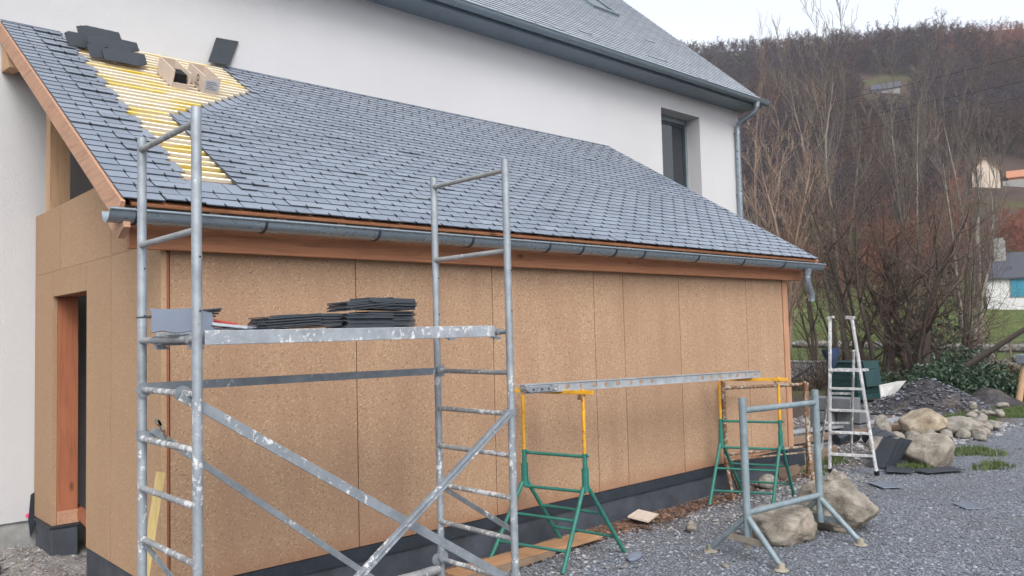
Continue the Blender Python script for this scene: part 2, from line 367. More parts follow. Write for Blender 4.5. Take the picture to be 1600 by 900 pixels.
def scatter(name, label, cat, m, pts, smin, smax, seed, flat=.6, aspect=1.0):
    r = np.random.RandomState(seed); pts = np.asarray(pts); n = len(pts)
    base = np.array([(1, 0, 0), (-1, 0, 0), (0, 1, 0), (0, -1, 0), (0, 0, 1), (0, 0, -1)], float)
    Fb = np.array([(0, 2, 4), (2, 1, 4), (1, 3, 4), (3, 0, 4), (2, 0, 5), (1, 2, 5), (3, 1, 5), (0, 3, 5)])
    v = base[None]+r.uniform(-.38, .38, (n, 6, 3)); s = r.uniform(smin, smax, (n, 1, 1))*(.5+r.rand(n, 1, 1)**3)
    v = v*s*np.array([aspect, 1, flat])
    a = r.uniform(0, 6.283, n); t = r.uniform(-.35, .35, n); ca, sa = np.cos(a)[:, None], np.sin(a)[:, None]
    z = v[..., 2]*np.cos(t)[:, None]+v[..., 0]*np.sin(t)[:, None]
    x = v[..., 0]*ca-v[..., 1]*sa; y = v[..., 0]*sa+v[..., 1]*ca
    v = np.stack([x, y, z], -1)+pts[:, None, :]
    F = (Fb[None]+(np.arange(n)*6)[:, None, None]).reshape(-1, 3)
    return tag(npmesh(name, v.reshape(-1, 3), F, m), label, cat, kind='stuff')

# ------------------------------------------------------------ slate roofs
def slate_field(place, rows, x0f, x1f, width, expo, jit, seed, length=.22, lift=.015, th=.008, cut=None):
    r = random.Random(seed); mb_v = []; mb_f = []; hk_v = []; hk_f = []
    def bx(V, F, c):
        o = len(V); V += c; F += [(o+a, o+b, o+cc, o+d) for a, b, cc, d in ((0, 3, 2, 1), (4, 5, 6, 7), (0, 1, 5, 4), (1, 2, 6, 5), (2, 3, 7, 6), (3, 0, 4, 7))]
    for k in range(rows):
        s0 = k*expo
        for (xa, xb) in zip(x0f(k, s0), x1f(k, s0)):
            x = xa; first = True
            while x < xb-.02:
                wd = width*(.5 if (first and k % 2) else 1); first = False
                e = min(x+wd, xb)
                g = .0026; a = x+g; b = e-g
                ds = r.uniform(-jit, jit); tl = r.uniform(-jit, jit)*.7; hh = r.uniform(-.001, .001); tr_ = r.uniform(-.0008, .0008)
                sb0 = s0+ds+tl; sb1 = s0+ds-tl; h0 = lift+hh+(r.uniform(.004, .012) if cut and cut(a, b, s0) else 0)+(.006 if r.random() < .012 else 0)
                c = [place(a, sb0, h0-th), place(b, sb1, h0-th+tr_), place(b, s0+length, -.003), place(a, s0+length, -.003),
                     place(a+.001, sb0+.001, h0), place(b-.001, sb1+.001, h0+tr_), place(b, s0+length, .002), place(a, s0+length, .002)]
                bx(mb_v, mb_f, c)
                if e-x > .6*width:                          # dark wire hook at the foot of the slate
                    m_ = (a+b)/2; u = r.uniform(-.004, .004)
                    bx(hk_v, hk_f, [place(m_-.0035+u, s0-.018, h0-.004), place(m_+.0035+u, s0-.018, h0-.004), place(m_+.0035, s0+.026, h0+.001), place(m_-.0035, s0+.026, h0+.001),
                                    place(m_-.0035+u, s0-.018, h0+.006), place(m_+.0035+u, s0-.018, h0+.006), place(m_+.0035, s0+.026, h0+.004), place(m_-.0035, s0+.026, h0+.004)])
                x = e
    return mb_v, mb_f, hk_v, hk_f

def edged(o):                                              # slate edges coloured dark to paint in the shade line under each row
    o.data.materials.append(slate_edge_shade); n = len(o.data.polygons)//6
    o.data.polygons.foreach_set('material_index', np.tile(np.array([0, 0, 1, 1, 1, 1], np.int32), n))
# ---- annex (timber extension)
annex = thing('timber_annex', 'long low timber extension in tan particle board under a half finished slate roof', 'building', (1.95, 0, 0))
K = 1/math.sqrt(1+.612**2); EX = .1135
def rp(x, s, h): return (x, -.25+s*K-h*.612*K, 2.84+s*.612*K+h*K)
def xa(k, s):
    if k == 37: return [1.60, 3.80]
    if s < .33: return [1.60]
    if s >= 3.12: return [1.60, 3.74+(s-3.12)*.02+(.0 if k % 2 else .06)]
    if s >= 1.80: return [1.60, 2.49+(s-1.80)*.93]
    return [1.60, 2.49]
def xb(k, s):
    if s < .33: return [10.50]
    return [2.10+.035*((k*7) % 3), 10.50]
sv, sf, hv, hf = slate_field(rp, 38, xa, xb, .26, EX, .0024, 3, cut=lambda a, b, s0: (a < 1.95 and b > 2.0) or (s0 > .33 and s0 < 1.8 and a < 2.55 and b > 2.4) )
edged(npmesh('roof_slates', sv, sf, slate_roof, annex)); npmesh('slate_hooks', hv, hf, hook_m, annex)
mb = MB(); mbl = MB()                                       # top cover course against the house
for i in range(34):
    x0 = 1.6+i*.262
    if 2.12 < x0+.13 < 3.78: continue
    (mbl if i < 3 else mb).add([rp(x0, 4.24, .022), rp(min(x0+.257, 10.5), 4.24, .022), rp(min(x0+.257, 10.5), 4.345, .02), rp(x0, 4.345, .02), rp(x0, 4.24, .012), rp(min(x0+.257, 10.5), 4.24, .012), rp(min(x0+.257, 10.5), 4.345, .0), rp(x0, 4.345, .0)], [(0, 1, 2, 3), (0, 4, 5, 1), (1, 5, 6, 2), (3, 7, 4, 0)])
mb.build('ridge_course', slate_roof, annex); mbl.build('ridge_course', slate_roof, annex)
bt = MB()
for k in range(2, 39):
    s = k*EX-.03; x1 = 3.85 if s > 1.7 else 2.6
    j = rng.uniform(-.004, .004)
    vs = [rp(2.05, s+j, -.026), rp(x1, s-j, -.026), rp(x1, s-j+.030, -.026), rp(2.05, s+j+.030, -.026), rp(2.05, s+j, -.002), rp(x1, s-j, -.002), rp(x1, s-j+.030, -.002), rp(2.05, s+j+.030, -.002)]
    bt.add(vs, [(4, 5, 6, 7), (0, 1, 5, 4), (2, 3, 7, 6), (0, 4, 7, 3), (1, 2, 6, 5)])
bt.build('battens', batten_m, annex)
dk = MB()
for a, b in ((0, 1), (1, 2), (2, 3), (3, 4), (4, 5), (5, 6), (6, 7), (7, 8), (8, 9), (9, 10), (10, 11), (11, 12), (12, 13), (13, 14), (14, 15), (15, 16), (16, 17), (17, 18), (18, 19), (19, 20), (20, 21), (21, 22), (22, 23)):
    s0 = .06+a*.186; s1 = s0+.182
    vs = [rp(x, s, h) for h in (-.085, -.065) for x, s in ((1.62, s0), (10.47, s0), (10.47, s1), (1.62, s1))]
    dk.add(vs, [(0, 3, 2, 1), (4, 5, 6, 7), (0, 1, 5, 4), (1, 2, 6, 5), (2, 3, 7, 6), (3, 0, 4, 7)])
dk.build('roof_boards', deck_m, annex)
ev = MB(); vs = [rp(x, s, h) for h in (-.040, -.022) for x, s in ((1.66, -.0), (10.46, -.0), (10.46, .055), (1.66, .055))]
ev.add(vs, [(0, 3, 2, 1), (4, 5, 6, 7), (0, 1, 5, 4), (1, 2, 6, 5), (2, 3, 7, 6), (3, 0, 4, 7)]); ev.build('eave_board', wood_red, annex)
for i in range(19):                                         # rafters with short tails above the gutter
    x = 1.72+i*.481; b = MB(); w2 = .035
    vs = [rp(x+dx, s, h) for h in (-.24, -.058) for dx, s in ((-w2, .12), (w2, .12), (w2, 4.1), (-w2, 4.1))]
    vs[0] = rp(x-w2, .12, -.11); vs[1] = rp(x+w2, .12, -.11)
    b.add(vs, [(0, 3, 2, 1), (4, 5, 6, 7), (0, 1, 5, 4), (1, 2, 6, 5), (2, 3, 7, 6), (3, 0, 4, 7)])
    b.add([rp(x+dx, s, h) for h in (-.085, -.052) for dx, s in ((-w2, .02), (w2, .02), (w2, .12), (-w2, .12))], [(0, 3, 2, 1), (4, 5, 6, 7), (0, 1, 5, 4), (1, 2, 6, 5), (2, 3, 7, 6), (3, 0, 4, 7)])
    b.build('rafter', wood_pale_x, annex)
def slopeboard(x0, x1, s0, s1, h0, h1):
    b = MB(); vs = [rp(x, s, h) for h in (h0, h1) for x, s in ((x0, s0), (x1, s0), (x1, s1), (x0, s1))]
    return b.add(vs, [(0, 3, 2, 1), (4, 5, 6, 7), (0, 1, 5, 4), (1, 2, 6, 5), (2, 3, 7, 6), (3, 0, 4, 7)])
tag(slopeboard(1.585, 1.612, -.03, 4.27, -.150, -.004).build('verge_board', wood_verge, annex), 'orange larch verge board along the left roof edge')
tag(slopeboard(10.44, 10.48, -.02, 4.27, -.12, -.004).build('verge_board', wood_verge, annex), 'verge board along the right roof edge')
b = MB(); b.prism([(-.31, 2.66), (-.20, 2.60), (-.02, 2.70), (-.02, 2.80), (-.16, 2.82), (-.30, 2.74)], 0, 1.588, 1.63); b.build('verge_bracket', wood_verge, annex)
b = MB(); b.prism([(3.0, 4.52), (3.36, 4.56), (3.36, 4.84), (3.28, 4.84)], 0, 1.614, 1.72); b.build('purlin_end', wood_pale, annex)
MB().box((1.69, -.10, 2.555), (10.32, -.035, 2.75)).build('fascia_beam', wood_red, annex, bevel=.004)
MB().box((1.96, -.033, 2.58), (10.02, .06, 2.72)).build('wall_plate', wood_pale_x, annex)
# long wall panels
SE = [1.972, 3.40, 4.822, 6.193, 6.657, 7.641, 9.052, 9.93]
for a, c in zip(SE[:-1], SE[1:]):
    MB().box((a+.0045, 0, .34), (c-.0045, .035, 2.56)).build('wall_panel', particle, annex)
MB().box((1.975, .045, .34), (9.93, .12, 2.7)).build('wall_core', darkin, annex)
MB().box((9.936, -.012, .30), (10.06, .13, 2.555)).build('corner_post', wood_post, annex)
# end wall panels
XP = 1.91, 1.946
def endp(poly):
    poly = [(a, b+(.0036 if abs(b-2.6195) < 1e-4 else 0)-(.0036 if abs(b-2.6195) < 1e-4 else 0)) for a, b in poly]
    return MB().prism(poly, 0, *XP).build('end_panel', particle_end, annex)
G = .006
endp([(2.447+G, 2.615+.0012), (3.35, 2.615+.0012), (3.35, 3.192), (2.447+G, 3.192)])
endp([(1.028+G, 2.615+.0012), (2.447-G, 2.615+.0012), (2.447-G, 3.192), (1.028+G, 3.192)])
endp([(-.02, 2.615+.0012), (1.028-G, 2.615+.0012), (1.028-G, 3.192), (.93, 3.192), (-.02, 2.615+.02)])
endp([(2.70, .34), (3.35, .34), (3.35, 2.615-.0012), (2.70, 2.615-.0012)])
endp([(1.66, 2.386), (2.70-G, 2.386), (2.70-G, 2.615-.0012), (1.66, 2.615-.0012)])
endp([(1.028+G, .34), (1.66-G, .34), (1.66-G, 2.615-.0012), (1.028+G, 2.615-.0012)])
endp([(.335+G, .34), (1.028-G, .34), (1.028-G, 2.615-.0012), (.335+G, 2.615-.0012)])
endp([(-.02, .34), (.335-G, .34), (.335-G, 2.615-.0012), (-.02, 2.615-.0012)])
MB().box((1.949, .0, .34), (1.968, .04, 2.55)).build('corner_batten', wood_redz, annex)
MB().box((1.955, .3, .34), (2.06, 1.665, 2.60)).build('end_core', darkin, annex)
# gable studs, door lining, plinth
MB().box((1.95, 3.0, 3.20), (2.118, 3.16, 4.62)).build('gable_post', wood_pale, annex)
MB().box((1.95, 1.67, 2.46), (2.08, 3.34, 2.60)).build('door_header', wood_pale_x, annex)
MB().box((1.948, 2.698, .34), (2.118, 2.82, 2.385)).build('door_jamb', wood_redz, annex)
MB().box((1.95, 2.695, .34), (2.13, 2.83, .46)).build('jamb_foot', wood_verge, annex, bevel=.003)
MB().box((1.949, 1.63, 2.388), (2.13, 2.70, 2.45)).build('door_head', wood_redz, annex)
MB().bar((2.16, 2.9, .42), (2.05, 1.70, .40), .05, .09).build('sill_plate', wood_redz, annex)
b = MB(); b.box((2.45, 3.28, .1), (9.9, 3.335, 4.6)); b.build('inner_lining', darkin, annex)
b = MB()
for y in (3.15, 2.55): b.box((2.7, y-.04, .3), (2.8, y+.04, 4.0))
b.build('inner_stud', wood_pale, annex)
MB().box((9.94, .14, .3), (10.05, 3.33, 2.9)).build('right_wall', particle_end, annex)
MB().box((1.91, .02, -.1), (10.09, .14, .30)).build('plinth', plinth_m, annex)
MB().box((1.895, -.008, .235), (10.10, .018, .334)).build('plinth_membrane', mem_m, annex)
MB().box((1.925, .145, -.1), (2.12, 1.69, .334)).build('plinth_return', plinth_m, annex)
MB().box((1.897, -.05, .30), (2.13, 1.70, .337)).build('plinth_cap', mem_m, annex) if False else None
MB().box((1.895, 2.66, .0), (2.115, 3.22, .318)).build('plinth_block', plinth_m, annex, bevel=.012)
MB().box((1.88, 2.65, .320), (2.13, 3.24, .337)).build('block_membrane', mem_m, annex)
MB().box((2.13, .2, .0), (9.9, 3.3, .05)).build('floor_slab', conc, annex)
b = MB(); b.add([(9.80, -.045, .337), (10.19, -.07, .325), (10.20, -.09, .10), (9.84, -.06, .12), (9.80, -.012, .337), (10.19, -.05, .325), (10.20, -.05, .10), (9.84, -.02, .12)], [(0, 1, 2, 3), (7, 6, 5, 4), (0, 4, 5, 1), (1, 5, 6, 2), (2, 6, 7, 3), (3, 7, 4, 0)])
b.build('membrane_flap', mem_m, annex)
# gutters
def gutter(x0, x1, yc, zt, r, parent, brackets, m=zinc, bm2=None):
    n = 14; V = []; F = []
    for x in (x0, x1):
        for rr in (r, r-.003):
            for i in range(n+1):
                t = math.pi+math.pi*i/n; V.append((x, yc+math.cos(t)*rr, zt+math.sin(t)*rr))
    q = n+1
    for i in range(n):
        F += [(i, i+1, 2*q+i+1, 2*q+i), (q+i+1, q+i, 3*q+i, 3*q+i+1), (i, q+i, q+i+1, i+1), (2*q+i, 2*q+i+1, 3*q+i+1, 3*q+i)]
    b = MB().add(V, F); b.tube((x0, yc-r-.004, zt), (x1, yc-r-.004, zt), .010, n=10); g = b.build('gutter', m, parent, smooth=True)
    for x in brackets:
        k = MB(); pts = [(x+.02*0, yc+math.cos(math.pi+math.pi*i/12)*(r+.005), zt+math.sin(math.pi+math.pi*i/12)*(r+.005)) for i in range(13)]
        for p, s in zip(pts[:-1], pts[1:]): k.bar(p, s, .016, .006, (0, 0, 1))
        k.bar(pts[0], (x, yc-r-.012, zt+.016), .028, .006, (0, 1, 0))
        k.build('gutter_bracket', bm2 or mem_m, g)
    for xe in (x1,):
        e = MB(); e.add([(xe, yc+math.cos(math.pi+math.pi*i/n)*r, zt+math.sin(math.pi+math.pi*i/n)*r) for i in range(n+1)], [tuple(range(n+1))]); e.build('gutter_cap', m, g)
    return g
g1 = gutter(1.50, 10.50, -.268, 2.762, .077, annex, [1.66, 2.50, 3.41, 4.33, 5.24, 5.69, 6.17, 6.62, 7.57, 8.5, 9.44])
MB().tube((10.13, -.268, 2.70), (10.13, -.268, 2.60), .062, .045, 16).path([(10.13, -.268, 2.605), (10.13, -.268, 2.53), (10.16, -.262, 2.475), (10.245, -.245, 2.40), (10.275, -.24, 2.35), (10.275, -.24, 2.27)], .043, 16, False).tube((10.13, -.268, 2.60), (10.13, -.268, 2.585), .048, n=16).build('downspout', zinc, annex, smooth=True)

# ---- house
house = thing('rendered_house', 'tall white rendered house with steep grey slate roof behind the timber extension', 'house', (5, 3.36, 0))
WY = 3.36; HX0, HX1 = -6, 14.56
wx0, wx1, wz0, wz1 = 11.97, 13.18, 3.9, 6.0
b = MB()
T = .42
def wallbox(x0, x1, z0, z1): b.box((x0, WY, z0), (x1, WY+T, z1))
wallbox(HX0, wx0, .30, 6.42); wallbox(wx1, HX1, .30, 6.42); wallbox(wx0, wx1, .30, wz0); wallbox(wx0, wx1, wz1, 6.42)
b.build('front_wall', stucco, house)
b = MB(); b.prism([(3.79, .30), (11.9, .30), (11.9, 6.42), (7.85, 10.55), (3.79, 6.78)], 0, HX1-.35, HX1); b.prism([(3.79, .30), (11.9, .30), (11.9, 6.42), (7.85, 10.55), (3.79, 6.78)], 0, HX0, HX0+.35); b.build('gable_wall', stucco, house)
MB().box((HX0, 11.9, .3), (HX1, 12.2, 6.4)).build('rear_wall', stucco, house)
MB().box((HX0+.02, WY+.03, -.3), (HX1-.02, WY+.35, .298)).build('base_course', conc, house)
HK = 1/math.sqrt(1+.91**2)
def hp(x, s, h): return (x, 2.86+s*HK-h*.91*HK, 6.462+s*.91*HK+h*HK)
HX = 14.75; RS = 6.72
sx0, sx1 = 11.28, 12.22
def hxa(k, s): return [-.5]
def hxb(k, s): return [HX]
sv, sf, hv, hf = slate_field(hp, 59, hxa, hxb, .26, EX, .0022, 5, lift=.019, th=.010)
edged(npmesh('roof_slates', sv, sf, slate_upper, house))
b = MB()
vs = [hp(x, s, h) for h in (-.09, -.012) for x, s in ((HX0-.2, .02), (HX-.02, .02), (HX-.02, RS), (HX0-.2, RS))]
b.add(vs, [(0, 3, 2, 1), (4, 5, 6, 7), (0, 1, 5, 4), (1, 2, 6, 5), (2, 3, 7, 6), (3, 0, 4, 7)])
ry = hp(0, RS, 0)[1]; rz = hp(0, RS, 0)[2]
b.add([(HX0-.2, ry, rz), (HX, ry, rz), (HX, ry+(rz-6.4)/.91, 6.4), (HX0-.2, ry+(rz-6.4)/.91, 6.4)], [(0, 1, 2, 3)])
b.build('roof_deck', slate_upper, house)
MB().box((-.5, 0, 0), (0, 0, 0))
b = MB(); b.prism([(2.93, 6.34), (2.96, 6.34), (2.96, 6.50), (2.93, 6.47)], 0, HX0, 14.70); b.box((HX0, 2.962, 6.338), (14.70, WY+.01, 6.356)); b.build('eave_soffit', zinc_dark, house)
b = MB(); b.prism([(2.93, 6.34), (2.99, 6.34), (3.60, 6.87), (7.85, 10.70), (7.85, 10.86), (2.93, 6.47)], 0, 14.702, 14.73); b.build('gable_fascia', zinc_dark, house)
gutter(-1, 14.80, 2.845, 6.452, .078, house, [1+.72*i for i in range(19)], zinc_dark, zinc)
b = MB(); b.tube((14.42, 2.845, 6.40), (14.42, 2.845, 6.30), .065, .05, 16)
b.path([(14.42, 2.845, 6.31), (14.42, 2.87, 6.24), (14.41, 2.98, 6.17), (14.395, 3.13, 6.11), (14.39, 3.25, 6.04), (14.39, 3.28, 5.95), (14.39, 3.28, .3)], .048, 16)
for z in (5.85, 4.6, 3.2): b.tube((14.39, 3.28, z), (14.39, 3.28, z+.03), .056, n=16).bar((14.39, 3.3, z+.015), (14.39, 3.37, z+.015), .03, .02)
b.build('downpipe', zinc, house, smooth=True)
win = MB().box((wx0, 3.655, wz0), (wx0+.06, 3.72, wz1-.06)).box((wx1-.05, 3.655, wz0), (wx1, 3.72, wz1-.06)).box((wx0, 3.655, wz1-.10), (wx1, 3.72, wz1)).box((wx0, 3.655, wz0), (wx1, 3.72, wz0+.06)).build('window', galv, house, bevel=.004)
MB().box((wx0+.06, 3.675, wz0+.06), (wx0+.11, 3.70, wz1-.10)).box((wx1-.12, 3.675, wz0+.06), (wx1-.05, 3.70, wz1-.10)).box((wx0+.11, 3.675, wz1-.17), (wx1-.12, 3.70, wz1-.10)).build('sash', mem_m, win)
MB().box((wx0+.11, 3.685, wz0+.06), (wx1-.12, 3.695, wz1-.17)).build('pane', glass_m, win)
MB().box((wx0+.001, 3.90, wz0), (wx1, 3.94, wz1)).build('curtain', darkin, win)
# roof window
b = MB()
def hbox(mb, x0, x1, s0, s1, h0, h1):
    vs = [hp(x, s, h) for h in (h0, h1) for x, s in ((x0, s0), (x1, s0), (x1, s1), (x0, s1))]
    mb.add(vs, [(0, 3, 2, 1), (4, 5, 6, 7), (0, 1, 5, 4), (1, 2, 6, 5), (2, 3, 7, 6), (3, 0, 4, 7)]); return mb
kx0, kx1, ks0, ks1 = 11.95, 12.75, 2.78, 3.96
b = MB(); hbox(b, kx0, kx0+.07, ks0, ks1, 0, .07); hbox(b, kx1-.07, kx1, ks0, ks1, 0, .07); hbox(b, kx0+.07, kx1-.07, ks0, ks0+.08, 0, .07); hbox(b, kx0+.07, kx1-.07, ks1-.08, ks1, 0, .07)
sk = b.build('skylight', zinc_dark, house)
b = MB(); hbox(b, kx0+.07, kx1-.07, ks0+.08, ks1-.08, 0.01, .05); b.build('pane', glass_m, sk)
tag(MB().add([(1.88, 3.345, .54), (1.93, 3.345, .57), (1.93, 3.345, .28), (1.88, 3.345, .14), (1.86, 3.345, .30), (1.88, 3.33, .54), (1.93, 3.33, .57), (1.93, 3.33, .28), (1.88, 3.33, .14), (1.86, 3.33, .30)], [(0, 1, 2, 3, 4), (9, 8, 7, 6, 5), (0, 5, 6, 1), (4, 9, 5, 0), (3, 8, 9, 4), (2, 7, 8, 3), (1, 6, 7, 2)]).build('membrane_strip', mem_m, annex), 'black membrane strip hanging against the white wall')
b = MB(); b.tube((1.86, 3.352, .345), (1.86, 3.359, .345), .02, n=14); b.build('paint_mark', pink_m, house)

# ------------------------------------------------------------ scaffold
FX0, FX1, FY, NY = 1.50, 3.50, -.85, -1.62
sc = thing('scaffold_tower', 'galvanised tube scaffold tower with white plaster splashes standing before the particle board wall', 'scaffold', (2.5, -1.2, 0))
RZ = [3.02, 2.49, 1.70, 1.435, 1.17, .90, .64, .38]
for X, dx in ((FX0+.02, -.012), (FX1+.04, -.035)):
    for Y in (FY, NY):
        lean = dx
        pole = MB().tube((X, Y, .10), (X, Y, 2.03), .0245, n=18).tube((X, Y, 2.036), (X, Y, 3.09), .0245, n=18).tube((X, Y, 2.02), (X, Y, 2.05), .0225, n=16)
        po = pole.build('pole', scaf, sc, smooth=True)
        MB().tube((X, Y, .40), (X, Y, .43), .030, n=18).tube((X, Y, -.0), (X, Y, .42), .019, n=14).box((X-.07, Y-.07, .01), (X+.07, Y+.07, .018)).build('adjustable_foot', scaf, po)
        h = MB()
        for z in (2.10, 2.36): h.tube((X+.006, Y-.0235, z), (X+.006, Y-.0255, z), .005, n=10)
        h.build('pin_hole', hook_m, po)
    for z in RZ+[1.965]:
        r = .0165
        MB().tube((X-.006, FY-.018, z), (X, NY+.02, z), r, n=12).tube((X-.006, FY-.045, z), (X-.006, FY-.012, z), .0185, n=12).build('rung', scaf_rung, sc, smooth=True)
    MB().bar((X, FY-.03, .88), (X, NY+.03, .70), .008, .035).build('frame_strut', scaf_flat, sc)
# working platform
pf = MB().box((FX0+.06, NY+.005, 1.935), (FX1-.08, NY+.03, 2.006)).box((FX0+.06, FY-.12, 1.935), (FX1-.06, FY-.095, 2.006)).box((FX0+.06, NY+.03, 1.975), (FX1-.08, FY-.12, 1.992)).build('platform', deckm, sc, bevel=.003)
for X in (FX0+.02, FX1+.03):
    for Y in (NY+.10, FY-.2):
        s = 1 if X < 2 else -1
        k = MB().box((X+s*.0 if s > 0 else X-.05, Y-.02, 1.925), (X+.05 if s > 0 else X, Y+.02, 1.94)).tube((X, Y-.018, 1.965), (X, Y+.018, 1.965), .022, n=10).box((X+s*.03-.03, Y-.03, 1.915), (X+s*.03+.03, Y-.015, 1.93)).build('platform_hook', scaf_flat, pf)
def brace(p, q, wd, name='diagonal_brace', hgt=.045, channel=False):
    b = MB().bar(p, q, wd, hgt)
    if channel:
        d = (Vector(q)-Vector(p)).normalized(); n_ = Vector((0, -1, 0)); s_ = d.cross(n_)
        b.bar(Vector(p)+n_*.018+s_*.012, Vector(q)+n_*.018+s_*.012, .012, .008); b.bar(Vector(p)+n_*.018-s_*.012, Vector(q)+n_*.018-s_*.012, .012, .008)
    return b.build(name, scaf_flat, sc, bevel=.002)
brace((3.47, -1.67, 1.445), (1.62, -1.68, .17), .03, channel=True, hgt=.042)
brace((1.47, -1.55, 1.70), (3.50, -1.57, .40), .012, hgt=.052)
brace((1.56, -.89, 1.48), (3.40, -.89, .02), .010, hgt=.038)
brace((1.50, -.885, 1.712), (3.52, -.885, 1.700), .012, 'horizontal_brace', .048)
MB().tube((1.52, -.92, .33), (3.46, -.92, .335), .029, n=16).tube((3.34, -.92, .333), (3.42, -.92, .334), .033, n=16).build('ledger_tube', scaf_rung, sc, smooth=True)
def coupler(x, y, z, ax='z', s=1, disc=None):
    b = MB()
    if ax == 'z': b.tube((x, y, z-.025), (x, y, z+.025), .031, n=16).box((x-.06*s-.012, y-.03, z-.02), (x-.06*s+.012, y-.006, z+.02)).bar((x, y-.028, z), (x-.085*s, y-.03, z), .006, .038).tube((x-.05*s, y-.04, z), (x-.05*s, y-.015, z), .007, n=8)
    if disc:
        for i_, (dx, dy, dz) in enumerate(disc): b.tube((dx, dy-.004-.010*i_, dz), (dx, dy+.004-.010*i_, dz), .040, n=20)
    return b.build('coupler', scaf_flat, sc, smooth=True)
coupler(3.54, NY, 1.45); coupler(1.52, FY, 1.455, s=-1.3)
coupler(1.515, -1.40, 1.70, ax='d', disc=[(1.515, -1.45, 1.70)]); coupler(1.515, FY-.03, 1.70, 'd', disc=[(1.515, FY-.045, 1.70)])
coupler(3.53, FY-.03, 1.70, 'd', disc=[(3.535, FY-.05, 1.70)]); coupler(3.5, FY-.03, .40, 'd', disc=[(3.47, FY-.04, .395), (3.52, FY-.04, .405)])
MB().bar((1.585, -.90, 1.53), (1.64, -.90, 1.42), .014, .02, (0, 1, 0)).bar((1.575, -.90, 1.535), (1.60, -.90, 1.50), .02, .02, (0, 1, 0)).build('wedge_lever', rusty, sc)

# ------------------------------------------------------------ loose slates
def slate_mesh(seed, lx=.32, ly=.22, t=.007):
    r = random.Random(seed); n = 7; pts = []
    for (x0, y0, x1, y1) in ((-1, -1, 1, -1), (1, -1, 1, 1), (1, 1, -1, 1), (-1, 1, -1, -1)):
        for i in range(n):
            k = i/n; pts.append(((x0+(x1-x0)*k)*lx/2+r.uniform(-.003, .003), (y0+(y1-y0)*k)*ly/2+r.uniform(-.003, .003)))
    m_ = len(pts); vs = [(x, y, -t/2) for x, y in pts]+[(x*.985, y*.98, t/2) for x, y in pts]
    me = D.meshes.new('slate'); me.from_pydata(vs, [], [tuple(range(m_))[::-1], tuple(range(m_, 2*m_))]+[(i, (i+1) % m_, m_+(i+1) % m_, m_+i) for i in range(m_)])
    return me
SMS = [slate_mesh(i) for i in range(5)]
for s_ in SMS: s_.materials.append(slate_dark)
SMM = [slate_mesh(20+i, .36, .25) for i in range(3)]
for s_ in SMM: s_.materials.append(slate_mid)
def slate(m, label, group, meshes=SMS):
    o = D.objects.new('slate', rng.choice(meshes)); COL.objects.link(o); o.matrix_world = m
    return tag(o, label, 'slate', group)
ORD = ['topmost', 'second from top', 'third from top', 'fourth from top', 'fifth from top', 'sixth from top', 'seventh from top', 'eighth from top', 'ninth from top', 'tenth from top', 'eleventh from top', 'lowest', 'thirteenth']
NTH = ['frontmost', 'second', 'third', 'fourth', 'fifth', 'sixth', 'seventh', 'eighth', 'ninth', 'tenth', 'eleventh', 'twelfth', 'thirteenth', 'fourteenth', 'fifteenth', 'sixteenth', 'seventeenth', 'eighteenth']
def pile(x, y, z0, n, label, group, tiltx=0, tiltz=0, th=.0078, jitter=.012, zr=0, sx=1.0):
    for i in range(n):
        m = Matrix.Translation((x+rng.uniform(-jitter, jitter), y+rng.uniform(-.01, .01), z0+.004+i*th+abs(tiltx)*.16)) @ Matrix.Rotation(-tiltx, 4, 'Y') @ Matrix.Rotation(zr+rng.uniform(-.03, .03), 4, 'Z') @ Matrix.Diagonal((sx, 1, rng.uniform(.8, 1), 1))
        slate(m, ORD[n-1-i]+' slate '+label, group)
PZ = 2.008
gS = 'dark slates piled on the scaffold platform'
pile(2.08, -1.42, PZ, 9, 'of the low pile at the left of the platform', gS, .06, th=.0072)
pile(2.22, -1.40, PZ, 10, 'of the second low pile on the platform', gS, .02, th=.0078)
pile(2.545, -1.43, PZ, 11, 'of the lower tier under the leaning pile', gS, 0, th=.0075)
pile(2.72, -1.40, PZ, 12, 'of the lower right pile nearest the right frame', gS, 0, th=.0078)
pile(2.56, -1.42, PZ+.094, 7, 'of the tilted upper left pile', gS, .10, th=.0074)
pile(2.71, -1.42, PZ+.100, 9, 'of the highest pile on the platform', gS, -.02, th=.0075)
# offcut, block and tools at the left end
MB().box((1.505, -1.30, 2.01), (1.60, -1.10, 2.075)).build('wood_block', wood_verge, None, bevel=.004)
tag(D.objects['wood_block'], 'orange wood block under the slates at the left end of the platform', 'wood block')
for i in range(4):
    slate(Matrix.Translation((1.56+.02*i, -1.25, 2.083+.008*i)) @ Matrix.Rotation(.1-.15*i, 4, 'Z') @ Matrix.Rotation(-.03*i, 4, 'Y'), NTH[i].replace('frontmost', 'lowest')+' dark slate up lying on the wood block at the platform end', 'slates on the wood block')
pts = [(-.17, -.075), (-.12, -.062), (-.05, -.078), (.06, -.066), (.15, -.07), (.16, .0), (.165, .062), (.05, .075), (-.05, .07), (-.155, .072), (-.15, .03), (-.165, -.02)]
b = MB(); n_ = len(pts); b.add([(x, -.004, z) for x, z in pts]+[(x, .004, z+.001) for x, z in pts], [tuple(range(n_)), tuple(range(n_, 2*n_))[::-1]]+[(i, (i+1) % n_, n_+(i+1) % n_, n_+i) for i in range(n_)])
o = b.build('slate_offcut', slate_mid); o.matrix_world = Matrix.Translation((1.535, -1.40, 2.060)) @ Matrix.Rotation(math.radians(-32), 4, 'X') @ Matrix.Scale(.96, 4)
tag(o, 'broken edged blue grey slate leaning upright at the left end of the platform', 'slate')
t = thing('slate_cutter', 'slate hand tool with red handle and steel blade beside the leaning slate', 'tool', (1.85, -1.4, 2.03))
